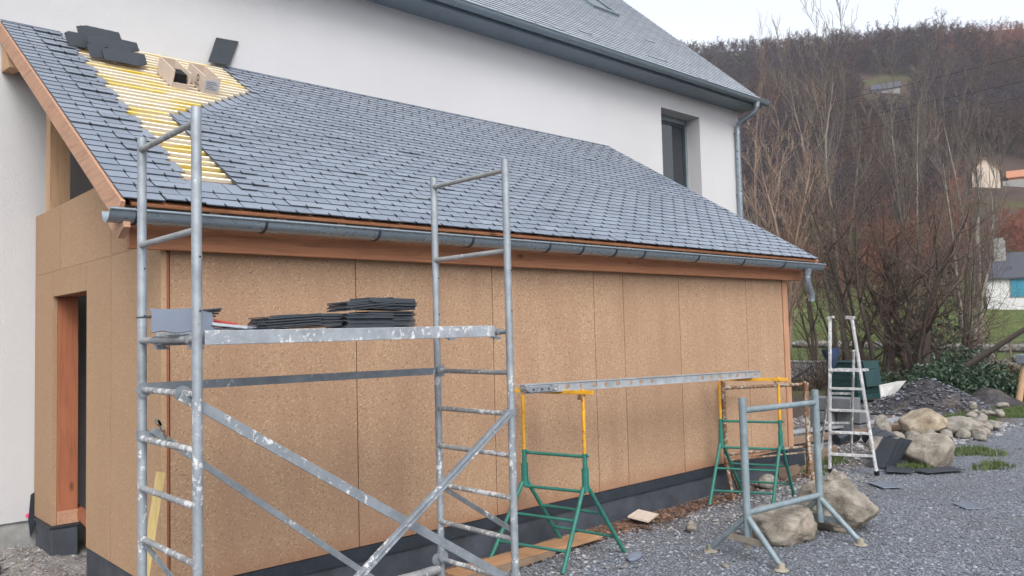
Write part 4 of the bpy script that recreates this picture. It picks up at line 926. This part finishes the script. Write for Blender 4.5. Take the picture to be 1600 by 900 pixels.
def grass(name, label, pts, hmin, hmax, seed):
    r = np.random.RandomState(seed); pts = np.asarray(pts); n = len(pts); a = r.uniform(0, 6.28, n); h = r.uniform(hmin, hmax, n); wd = r.uniform(.004, .01, n); l = r.uniform(.2, .7, n)*h; b_ = r.uniform(0, 6.28, n)
    p0 = pts+np.stack([np.cos(a)*wd, np.sin(a)*wd, 0*a-.01], -1); p1 = pts-np.stack([np.cos(a)*wd, np.sin(a)*wd, 0*a+.01], -1)
    p2 = pts+np.stack([np.cos(b_)*l, np.sin(b_)*l, h], -1)
    return tag(npmesh(name, np.stack([p0, p1, p2], 1).reshape(-1, 3), np.arange(3*n).reshape(-1, 3), grass_m), label, 'grass', kind='stuff')
g_ = []
for (cx, cy, rx, ry, n) in ((19.2, .2, 1.7, .75, 9000), (17.2, .05, .7, .25, 2500), (20.9, 1.1, .9, .4, 1500), (13.2, -1.15, .5, .35, 1500), (12.1, -1.75, .35, .2, 500), (11.4, -1.0, .3, .2, 500), (11.2, .1, .5, .2, 500), (10.3, -.15, .3, .15, 300)):
    r = np.random.RandomState(int(cx*10)); a = r.uniform(0, 6.28, n); k = r.rand(n)**.5*(1+.3*np.sin(3*a))
    g_ += [(cx+math.cos(a_)*k_*rx, cy+math.sin(a_)*k_*ry, .0) for a_, k_ in zip(a, k)]
grass('grass_tufts', 'short green grass tufts between the cobbles and boulders', g_, .03, .10, 3)

# ------------------------------------------------------------ trees
def sweep(segs, n=3):                                      # segs: list of (p0, p1, r0, r1) -> tube mesh arrays
    S = np.array([(*a, *b, r0, r1) for a, b, r0, r1 in segs]); p, q = S[:, :3], S[:, 3:6]; d = q-p; d /= np.linalg.norm(d, axis=1, keepdims=True)+1e-9
    ref = np.where(np.abs(d[:, 2:3]) > .9, np.array([[1, 0, 0]]), np.array([[0, 0, 1]])); a = np.cross(d, ref); a /= np.linalg.norm(a, axis=1, keepdims=True); b = np.cross(d, a)
    V = []
    for c, r in ((p, S[:, 6:7]), (q, S[:, 7:8])):
        for i in range(n):
            t = 2*math.pi*i/n; V.append(c+(a*math.cos(t)+b*math.sin(t))*r)
    V = np.stack(V, 1).reshape(-1, 3); k = len(segs); base = np.array([(i, (i+1) % n, n+(i+1) % n, n+i) for i in range(n)])
    return V, (base[None]+(np.arange(k)*2*n)[:, None, None]).reshape(-1, 4)
def grow(r, p, d, L, rad, lvl, out, up_=.3, wig=.16, kids=(5, 8), minr=.0035, spread=.7, shrink=.55, start=.25, steps=7, thick=None):
    pts = [p]; rr = rad; step = L/steps; ds = [d]
    for i in range(steps):
        d = (d+Vector((r.gauss(0, wig), r.gauss(0, wig), r.gauss(0, wig)))*(.6 if lvl == 0 else 1)+Vector((0, 0, up_*.12))).normalized()
        q = pts[-1]+d*step; r1 = max(minr, rad*(1-(i+1)/steps*.85)); out.append((lvl, tuple(pts[-1]), tuple(q), rr, r1)); rr = r1; pts.append(q); ds.append(d)
    if lvl >= 3: return
    nk = r.randint(*kids)+(2 if lvl == 0 else 0)
    for j in range(nk):
        t = start+(1-start)*(j+r.random())/nk; i = min(int(t*steps), steps-1); f = t*steps-i; b0 = pts[i].lerp(pts[i+1], f)
        side = ds[i+1].cross(Vector((r.gauss(0, 1), r.gauss(0, 1), r.gauss(0, 1)))).normalized()
        nd = (ds[i+1]*(1-spread)+side*spread+Vector((0, 0, up_))).normalized()
        grow(r, b0, nd, L*shrink*(1.1-.5*t)*r.uniform(.6, 1.15), max(minr, rad*(1-t*.8)*.55), lvl+1, out, up_, wig, kids, minr, spread, shrink, .15, max(4, steps-1))
def bare_tree(x, y, H, stems, seed, label, bark, twig, group=None, lean=.12, spread=.55, kids=(4, 6), rad=.08, up_=.35, base_r=.25, cat='tree', name='bare_tree', shrink=.5, minr=.0032, wig=.10, leandir=None):
    r = random.Random(seed); z = hz(x, y)-.08; out = []
    t = thing(name, label, cat, (x, y, z), group)
    for k in range(stems):
        a = r.uniform(0, 6.28); l = lean*r.uniform(.3, 1.4); d = Vector((math.cos(a)*l, math.sin(a)*l, 1)).normalized()
        if leandir: d = (d+Vector(leandir)).normalized()
        grow(r, Vector((x+math.cos(a)*base_r*r.random(), y+math.sin(a)*base_r*r.random(), z)), d, H*r.uniform(.7, 1), rad*r.uniform(.6, 1), 0, out, up_, wig, kids, minr, spread, shrink, start=.18, steps=11)
    tr = [o[1:] for o in out if o[0] == 0]; tw = [o[1:] for o in out if o[0] > 0]
    V, F = sweep(tr, 8); npmesh('trunk', V, F, bark, t, smooth=True); V, F = sweep(tw, 3); npmesh('crown', V, F, twig, t)
    return t
T = bare_tree
T(25.0, 10.4, 8.2, 4, 1, 'pinkish stemmed bare young tree just right of the house downpipe', bark_p, bark_p, lean=.10, rad=.07, spread=.5, up_=.5, kids=(5, 7))
T(23.7, 7.7, 7.9, 3, 2, 'pale pinkish bare tree with upright candelabra forks above the gutter end', bark_p, bark_p, lean=.13, rad=.11, minr=.006, spread=.5, up_=.45, kids=(5, 8))
T(24.6, 5.7, 11.2, 1, 3, 'tall grey barked bare tree leaning left with long upright shoots over the ridge', bark_g, twig_g, lean=.02, rad=.17, minr=.006, spread=.45, up_=.6, kids=(6, 8), leandir=(0, .17, 0))
T(26.2, 6.9, 11.4, 2, 4, 'tallest slim bare tree whose thin tips reach into the white sky', bark_g, twig_g, lean=.10, rad=.11, minr=.005, spread=.35, up_=.7, kids=(5, 8))
T(25.2, 6.3, 7.0, 4, 5, 'bushy reddish twigged bare tree directly behind the step ladder', bark_d, twig_r, lean=.3, rad=.07, spread=.65, up_=.25, kids=(6, 8))
T(24.4, 5.0, 6.6, 5, 6, 'dark trunked multi stemmed tree just right of the compost bin', bark_d, twig_r, lean=.30, rad=.11, spread=.65, up_=.2, kids=(6, 8))
T(26.4, 4.5, 10.2, 2, 7, 'tall bare tree with bunches of upright grey shoots in the middle of the group', bark_g, twig_g, lean=.15, rad=.12, minr=.005, spread=.4, up_=.6, kids=(6, 8))
T(24.7, 3.9, 6.6, 6, 8, 'thick dark trunk cluster above the evergreen shrub', bark_d, twig_r, lean=.30, rad=.12, spread=.68, up_=.2, kids=(6, 8))
T(27.8, 3.6, 10.0, 3, 9, 'tall bare grey tree left of the far cream house', bark_g, twig_g, lean=.15, rad=.11, minr=.005, spread=.4, up_=.6, kids=(6, 8))
T(25.6, 3.1, 4.6, 4, 10, 'low spreading bare tree with orange brown twigs right of the trunk cluster', bark_d, twig_r, lean=.5, rad=.06, spread=.7, up_=.15, kids=(6, 8))
T(29.5, 9.4, 8.2, 3, 12, 'brown bare tree further back behind the gutter end', bark_d, twig_d, lean=.2, rad=.08, spread=.6, up_=.3, kids=(6, 8))
T(30.5, 6.7, 6.5, 3, 13, 'dense brown bare tree in the second row behind the tall shoots', bark_d, twig_r, lean=.25, rad=.07, spread=.62, up_=.3, kids=(6, 8))
T(30.8, 4.6, 6.2, 3, 14, 'dense brown bare tree in the second row behind the dark trunk cluster', bark_d, twig_r, lean=.25, rad=.07, spread=.62, up_=.3, kids=(6, 8))
T(34.5, 14.9, 13.4, 2, 15, 'pinkish bare tree tip showing over the roof edge of the house', bark_p, bark_p, lean=.06, rad=.1, spread=.45, up_=.6, kids=(5, 7))
# brush thicket along the hedge line
r = random.Random(77); segs = []
for i in range(1150):
    k = r.random()*.8; x = 24.0+k*2.2+r.uniform(-.8, 1.6); y = 7.4-k*6.2+r.uniform(-.6, .6); z = hz(x, y)-.05
    d = Vector((r.gauss(0, .45), r.gauss(0, .45), 1)).normalized(); p = Vector((x, y, z)); L = r.uniform(.5, 3.2)*(1 if r.random() < .6 else .5); ra = .010
    for j in range(7):
        d = (d+Vector((r.gauss(0, .2), r.gauss(0, .2), r.gauss(-.04, .12)))).normalized(); q = p+d*L/7; segs.append((tuple(p), tuple(q), ra, ra*.8)); ra *= .82
        if r.random() < .5:
            dd = (d+Vector((r.gauss(0, .7), r.gauss(0, .7), r.gauss(0, .5)))).normalized(); segs.append((tuple(q), tuple(q+dd*r.uniform(.1, .5)), ra*.7, .002))
        p = q
V, F = sweep(segs, 3); tag(npmesh('undergrowth', V, F, twig_r), 'tangle of bare brown brambles under the bare trees', 'undergrowth', kind='stuff')
def leaves(name, c, R_, n, m, size, seed, parent=None, clumps=16, aspect=2.2):
    r = np.random.RandomState(seed); ctr = r.normal(0, .42, (clumps, 3)); ctr[:, 2] = np.abs(ctr[:, 2])*1.1
    k = r.randint(0, clumps, n); p = ctr[k]+r.normal(0, .2, (n, 3)); p[:, 2] = np.abs(p[:, 2]); p = p*np.array(R_)+np.array(c)
    u = r.normal(0, 1, (n, 3)); u /= np.linalg.norm(u, axis=1, keepdims=True); v = np.cross(u, r.normal(0, 1, (n, 3))); v /= np.linalg.norm(v, axis=1, keepdims=True)
    s = size*r.uniform(.6, 1.3, (n, 1)); V = np.stack([p-u*s*aspect*.5, p+v*s*.5, p+u*s*aspect*.5, p-v*s*.5], 1).reshape(-1, 3)
    return npmesh(name, V, np.arange(4*n).reshape(-1, 4), m, parent)
def shrub(x, y, R_, n, m, size, seed, label, name='evergreen_shrub', cat='shrub'):
    z = hz(x, y)-.05; t = thing(name, label, cat, (x, y, z)); r = random.Random(seed); segs = []
    for i in range(16):
        a = r.uniform(0, 6.28); q = Vector((x+math.cos(a)*R_[0]*.6*r.random(), y+math.sin(a)*R_[1]*.6*r.random(), z+R_[2]*r.uniform(.4, 1.1))); segs.append(((x, y, z), tuple(q), .02, .006))
    V, F = sweep(segs, 4); npmesh('branch', V, F, bark_d, t); leaves('foliage', (x, y, z+.05), R_, n, m, size, seed, t)
    return t
shrub(22.9, 2.85, (1.0, 1.5, .95), 13000, leaf_d, .05, 61, 'dark laurel like evergreen shrub behind the gravel heap')
shrub(23.4, 1.75, (.9, 1.0, .7), 6500, leaf_d, .05, 62, 'smaller dark evergreen shrub right of the larger one')
shrub(21.9, 8.3, (.7, .7, 1.5), 4500, leaf_l, .06, 63, 'leafy green bush beside the right corner of the extension')
shrub(26.2, 4.2, (1.0, 1.2, 2.6), 2600, leaf_d, .06, 64, 'ivy growth hanging on the stems high in the dark trunk cluster', 'ivy', 'ivy')
shrub(23.9, .75, (.9, .9, .8), 3000, leaf_br, .05, 65, 'dry brown bush between the evergreen shrub and the grey box')
# low wall, stone wall, wire fence, utility pole, cables
t = thing('low_white_wall', 'low white block wall glimpsed between the timber corner and the ladder', 'wall', (27, 8.6, 0))
b = MB(); 
for i in range(3): b.box((26.6, 6.9, .05+i*.2), (26.9, 13, .24+i*.2))
b.build('blocks', white_m, t, bevel=.01); MB().box((26.55, 6.85, .655), (26.95, 13, .70)).build('coping', white_m, t)
r = random.Random(9); t = thing('dry_stone_wall', 'pale dry stone wall low behind the brown bush at the right', 'wall', (29, 1, 0))
b = MB()
V = []; 
import bmesh
bm = bmesh.new()
for i in range(330):
    x = 28.5+r.uniform(-.15, .15); y = r.uniform(-3, 4.2); z = r.uniform(.05, .85)
    q = bmesh.ops.create_icosphere(bm, subdivisions=1, radius=1); s_ = Vector((r.uniform(.1, .2), r.uniform(.12, .26), r.uniform(.07, .14)))
    for v in q['verts']: v.co = Vector((v.co.x*s_.x*r.uniform(.8, 1.1)+x, v.co.y*s_.y+y, v.co.z*s_.z+z+hz(x, y)))
me = D.meshes.new('stones'); bm.to_mesh(me); bm.free(); me.materials.append(stone_wall_m); o = D.objects.new('stones', me); COL.objects.link(o); o.parent = t; o.matrix_parent_inverse = t.matrix_basis.inverted()
t = thing('far_stone_row', 'line of field stones across the green meadow', 'wall', (48, 16, 0))
bm = bmesh.new()
for i in range(240):
    k = r.random(); x = 50+r.uniform(-.4, .4)-k*2; y = 4+k*20
    q = bmesh.ops.create_icosphere(bm, subdivisions=1, radius=1); s_ = r.uniform(.12, .32)
    for v in q['verts']: v.co = Vector((v.co.x*s_+x, v.co.y*s_*1.3+y, v.co.z*s_*.8+hz(x, y)+.15))
me = D.meshes.new('stones'); bm.to_mesh(me); bm.free(); me.materials.append(stone_wall_m); o = D.objects.new('stones', me); COL.objects.link(o); o.parent = t; o.matrix_parent_inverse = t.matrix_basis.inverted()
t = thing('wire_fence', 'thin green wire mesh fence crossing the meadow behind the trees', 'fence', (30, 8, 0))
for i in range(11):
    y = 14-i*1.6; x = 29.0; MB().tube((x, y, hz(x, y)-.1), (x, y, hz(x, y)+1.5), .03, n=8).build('fence_post', bark_g, t)
b = MB()
for k in range(8): b.tube((29, 14, .25+k*.16), (29, -2, .25+k*.16), .004, n=4, cap=False)
for k in range(70): b.tube((29, 14-k*.23, .2), (29, 14-k*.23, 1.4), .003, n=3, cap=False)
b.build('wire', galv, t)
z0 = hz(57.2, 12.5); tag(MB().tube((57.2, 12.5, z0-.5), (57.3, 12.4, 8.6), .22, .16, 12).build('utility_pole', bark_g, smooth=True), 'pale wooden utility pole standing left of the white farmhouse', 'pole')
def wire(p, q, sag):
    p, q = Vector(p), Vector(q); pts = []
    for i in range(25):
        k = i/24; v = p.lerp(q, k); v.z -= sag*4*k*(1-k); pts.append(v)
    return MB().path(pts, .014, 6)
A_, B_ = Vector((38.57, 17.69, 0)), Vector((43.58, 5.7, 0)); dv = (B_-A_)
for (za, zb, lab) in ((13.04, 14.55, 'highest black cable crossing in front of the hill'), (12.03, 13.37, 'middle black cable crossing in front of the hill'), (11.55, 12.6, 'lowest black cable crossing in front of the hill')):
    p = A_-dv*1.6; q = B_+dv*1.6; s_ = (zb-za); tag(wire((p.x, p.y, za-s_*1.6+.35), (q.x, q.y, zb+s_*1.6+.35), .55).build('overhead_cable', cable_m, smooth=True), lab, 'cable')

# ------------------------------------------------------------ houses on the slope
def cottage(c, yaw, L, W_, eh, rh, wall, roof, label, name='cottage', openings=(), chimney=None, skylights=0):
    """long side L faces local -Y; ridge along X"""
    z = hz(c[0], c[1])-.5 if len(c) < 3 else c[2]; m = Matrix.Translation((c[0], c[1], z)) @ Matrix.Rotation(yaw, 4, 'Z')
    t = thing(name, label, 'house', (c[0], c[1], z)); T4 = lambda vs: [m @ Vector(v) for v in vs]
    b = MB().box((-L/2, -W_/2, -2.5), (L/2, W_/2, eh), m)
    b.add(T4([(-L/2, -W_/2, eh), (-L/2, W_/2, eh), (-L/2, 0, eh+rh), (L/2, -W_/2, eh), (L/2, W_/2, eh), (L/2, 0, eh+rh)]), [(0, 1, 2), (3, 5, 4), (0, 2, 5, 3), (1, 4, 5, 2)]); b.build('wall', wall, t)
    o = .35; s_ = rh/(W_/2); b = MB()
    for sg in (-1, 1):
        y0, y1 = sg*(W_/2+o), 0; z0, z1 = eh-s_*o+.05, eh+rh+.05
        b.add(T4([(-L/2-o, y0, z0), (L/2+o, y0, z0), (L/2+o, y1, z1), (-L/2-o, y1, z1), (-L/2-o, y0, z0+.15), (L/2+o, y0, z0+.15), (L/2+o, y1, z1+.15), (-L/2-o, y1, z1+.15)]), [(0, 1, 2, 3), (7, 6, 5, 4), (0, 4, 5, 1), (1, 5, 6, 2), (2, 6, 7, 3), (3, 7, 4, 0)])
    rf = b.build('roof', roof, t)
    for (x, zc, ww, hh, mt, nm) in openings:
        wn = MB().box((x-ww/2-.08, -W_/2-.06, zc-hh/2-.08), (x+ww/2+.08, -W_/2+.02, zc+hh/2+.08), m).build(nm, conc, t)
        MB().box((x-ww/2, -W_/2-.09, zc-hh/2), (x-.02, -W_/2-.065, zc+hh/2), m).box((x+.02, -W_/2-.09, zc-hh/2), (x+ww/2, -W_/2-.065, zc+hh/2), m).build('shutter' if nm == 'window' else 'door_leaf', mt, wn)
    if chimney is not None: MB().box((chimney-.5, -.5-W_*.12, eh+rh*.5), (chimney+.5, .5-W_*.12, eh+rh+1.3), m).box((chimney-.4, -.4-W_*.12, eh+rh+1.3), (chimney+.4, .4-W_*.12, eh+rh+1.6), m).build('chimney', conc, rf)
    for k in range(skylights):
        x = -L/2+L*(.33+.45*k); y = -W_*.24; zc = eh+rh*(1-abs(y)/(W_/2))+.28
        MB().box((x-.45, y-.4, zc-.15), (x+.45, y+.4, zc+.12), m).build('skylight', white_m, rf)
    return t
fy = math.radians(-74)
cottage((92.5, 16.0, 3.2), fy+.0, 13, 9, 2.75, 2.5, white_m, roof_tile, 'white farmhouse with grey slate roof and blue shutters at the right edge', 'farmhouse', [(-3.9, 1.75, 1.1, 1.7, blue_paint, 'window'), (-.6, 1.75, 1.1, 1.7, blue_paint, 'window'), (3, 1.75, 1.1, 1.7, blue_paint, 'window'), (-2.3, .1, 1.6, 1.1, blue_paint, 'garage_door')], -5.2, 2)
cottage((195.5, 53.2, 28.0), fy+math.radians(90), 9, 5.2, 5.8, 2.6, pale_wall, orange_wall, 'small cream gabled house high on the slope')
cottage((199, 47.6, 29.2), fy, 4.5, 5, 3.2, 1.6, orange_wall, orange_wall, 'terracotta coloured shed right of the cream gabled house', 'shed')
tag(MB().box((-8.5, -.3, -3), (16, .3, 1.9), Matrix.Translation((196.5, 41.5, 29.6)) @ Matrix.Rotation(fy, 4, 'Z')).build('retaining_wall', conc), 'long pale retaining wall right of the cream house', 'wall')
cottage((263, 100.8, 73.4), math.radians(-68), 8, 7, 2.6, 2.4, conc, roof_tile, 'pale far house with grey roof high among the hillside trees')
t = thing('parked_van', 'white van parked behind the retaining wall on the slope', 'van', (198.5, 42.4, 31)); m = Matrix.Translation((199.2, 42.2, 31.0)) @ Matrix.Rotation(fy, 4, 'Z')
MB().prism([(-2.6, .3), (2.6, .3), (2.6, 1.0), (1.9, 1.2), (1.3, 2.1), (-2.6, 2.1)], 1, -.9, .9).build('body', white_m, t); t.children[0].matrix_world = m
o = MB().box((-2.0, -.93, 1.35), (1.0, -.905, 1.85)).build('window', glass_m, t); o.matrix_world = m
t = thing('parked_car', 'dark red car parked before the white van on the slope', 'car', (197.8, 41.3, 30.9)); m = Matrix.Translation((197.6, 41.6, 30.6)) @ Matrix.Rotation(fy, 4, 'Z')
o = MB().prism([(-2.1, .3), (2.1, .3), (2.1, .85), (1.2, 1.0), (.6, 1.5), (-1.2, 1.5), (-2.0, 1.0)], 1, -.85, .85).build('body', m_plain('car_red', (.14, .03, .035), .35), t); o.matrix_world = m
o = MB().box((-1.1, -.88, 1.02), (.6, -.855, 1.4)).build('window', glass_m, t); o.matrix_world = m

# ------------------------------------------------------------ hillside wood
def forest_template(seed, H):
    r = random.Random(seed); out = []
    grow(r, Vector((0, 0, 0)), Vector((r.gauss(0, .06), r.gauss(0, .06), 1)).normalized(), H, .16, 0, out, .3, .14, (4, 6), .03, .6, .5, .2, 5)
    out = [o for o in out if o[0] < 3]; S = []
    for l, a, b_, r0, r1 in out: S.append((a, b_, max(r0, .045), max(r1, .035)))
    extra = []
    for l, a, b_, r0, r1 in out:
        if l >= 1:
            for k in range(2):
                p = Vector(a).lerp(Vector(b_), r.random()); q = p+Vector((r.gauss(0, .7), r.gauss(0, .7), r.uniform(.1, 1.2))); extra.append((tuple(p), tuple(q), .05, .015))
    S += extra
    P_ = np.array([s[0] for s in S]); Q = np.array([s[1] for s in S]); R0 = np.array([s[2] for s in S])[:, None]
    d = Q-P_; d /= np.linalg.norm(d, axis=1, keepdims=True)+1e-9; rs = np.random.RandomState(seed); a = np.cross(d, rs.normal(0, 1, d.shape)); a /= np.linalg.norm(a, axis=1, keepdims=True)
    return np.stack([P_-a*R0, P_+a*R0, Q], 1)               # (n,3,3) tapered slivers
TP = [forest_template(300+i, H) for i, H in enumerate((9, 10.5, 8, 11, 9.5))]
def plant(name, label, m, pts, seed, smin=.7, smax=1.25):
    r = np.random.RandomState(seed); out = []
    for (x, y, z) in pts:
        T = TP[r.randint(len(TP))]; a = r.uniform(0, 6.28); s = r.uniform(smin, smax)*(.5 if .788*x+.616*(y+5.5) > 315 else 1); R_ = np.array([[math.cos(a), -math.sin(a), 0], [math.sin(a), math.cos(a), 0], [0, 0, 1]])*s
        out.append((T.reshape(-1, 3) @ R_.T)+np.array((x, y, z-.3)))
    V = np.concatenate(out); return tag(npmesh(name, V, np.arange(len(V)).reshape(-1, 3), m), label, 'wood', kind='stuff')
r = np.random.RandomState(5); pa, pb = [], []
keep = ((263, 101, 14), (196, 50, 14), (197, 42, 16), (92, 17, 16))
while len(pa)+len(pb) < 5600:
    az = math.radians(r.uniform(50, 79)); d = 95+(415-95)*r.rand()**.62; x = math.sin(az)*d; y = math.cos(az)*d-5.5; u = .788*x+.616*(y+5.5)
    if u > 352 or u < 92: continue
    if any((x-a)**2+(y-b)**2 < c*c for a, b, c in keep): continue
    if any(abs(math.atan2(x, y+5.5)-math.atan2(a, b+5.5)) < c*.55/math.hypot(a, b) and math.hypot(x, y) < math.hypot(a, b) and math.hypot(x, y) > math.hypot(a, b)-45 for a, b, c in keep[:3]): continue
    if u < 118 and noise.noise(Vector((x*.03, y*.03, 7))) < .05: continue
    k = noise.noise(Vector((x*.014, y*.014, 2)))
    if az > math.radians(71) and u > 285 and r.rand() < .75: k = 1
    (pb if (k > .33) else pa).append((x, y, hz(x, y)))
cls = {'a': [], 'w': [], 'l': []}
for q in pa:
    k = noise.noise(Vector((q[0]*.022, q[1]*.022, 40)))+noise.noise(Vector((q[0]*.09, q[1]*.09, 41)))*.5+r.normal(0, .12)
    cls['w' if k > .22 else 'l' if k < -.28 else 'a'].append(q)
plant('hillside_wood', 'purple brown bare wood covering the hillside', forest_m, cls['a'], 1, .5, 1.0)
plant('warm_brown_wood', 'warmer brown stretches of the bare hillside wood', forest_w, cls['w'], 3, .5, 1.05)
plant('pale_grey_wood', 'paler grey stretches of the bare hillside wood', forest_l, cls['l'], 4, .45, .9)
if pb: plant('reddish_wood', 'reddish brown patches of the bare hillside wood', forest_r, pb, 2, .35, .65)
# evergreen clumps among the far wood
r = random.Random(19); V = []
for i in range(26):
    az = math.radians(r.uniform(52, 70)); d = r.uniform(110, 300); x = math.sin(az)*d; y = math.cos(az)*d-5.5; z = hz(x, y); n = 260
    if any((x-a)**2+(y-b)**2 < (c+6)**2 for a, b, c in keep): continue
    rs = np.random.RandomState(i); p = rs.normal(0, 1, (n, 3))*np.array((1.6, 1.6, 2.2))+np.array((x, y, z+3.5)); u = rs.normal(0, .5, (n, 3)); v = rs.normal(0, .5, (n, 3)); V.append(np.stack([p-u, p+v, p+u], 1).reshape(-1, 3))
V = np.concatenate(V); tag(npmesh('evergreen_wood', V, np.arange(len(V)).reshape(-1, 3), forest_g), 'dark evergreen clumps in the far bare wood', 'wood', kind='stuff')
# ------------------------------------------------------------ air
hz_m = D.materials.new('haze'); hz_m.use_nodes = True; nt = hz_m.node_tree; nt.nodes.clear(); o_ = nt.nodes.new('ShaderNodeOutputMaterial'); pv = nt.nodes.new('ShaderNodeVolumePrincipled')
pv.inputs['Density'].default_value = .00036; pv.inputs['Color'].default_value = (.80, .84, .95, 1); pv.inputs['Anisotropy'].default_value = .0
nt.links.new(pv.outputs[0], o_.inputs['Volume'])
HAZE = True
if HAZE: tag(MB().box((-4000, -4000, -2), (4000, 4000, 190)).build('haze', hz_m), 'thin pale air', 'haze', kind='stuff')
bpy.context.view_layer.update()
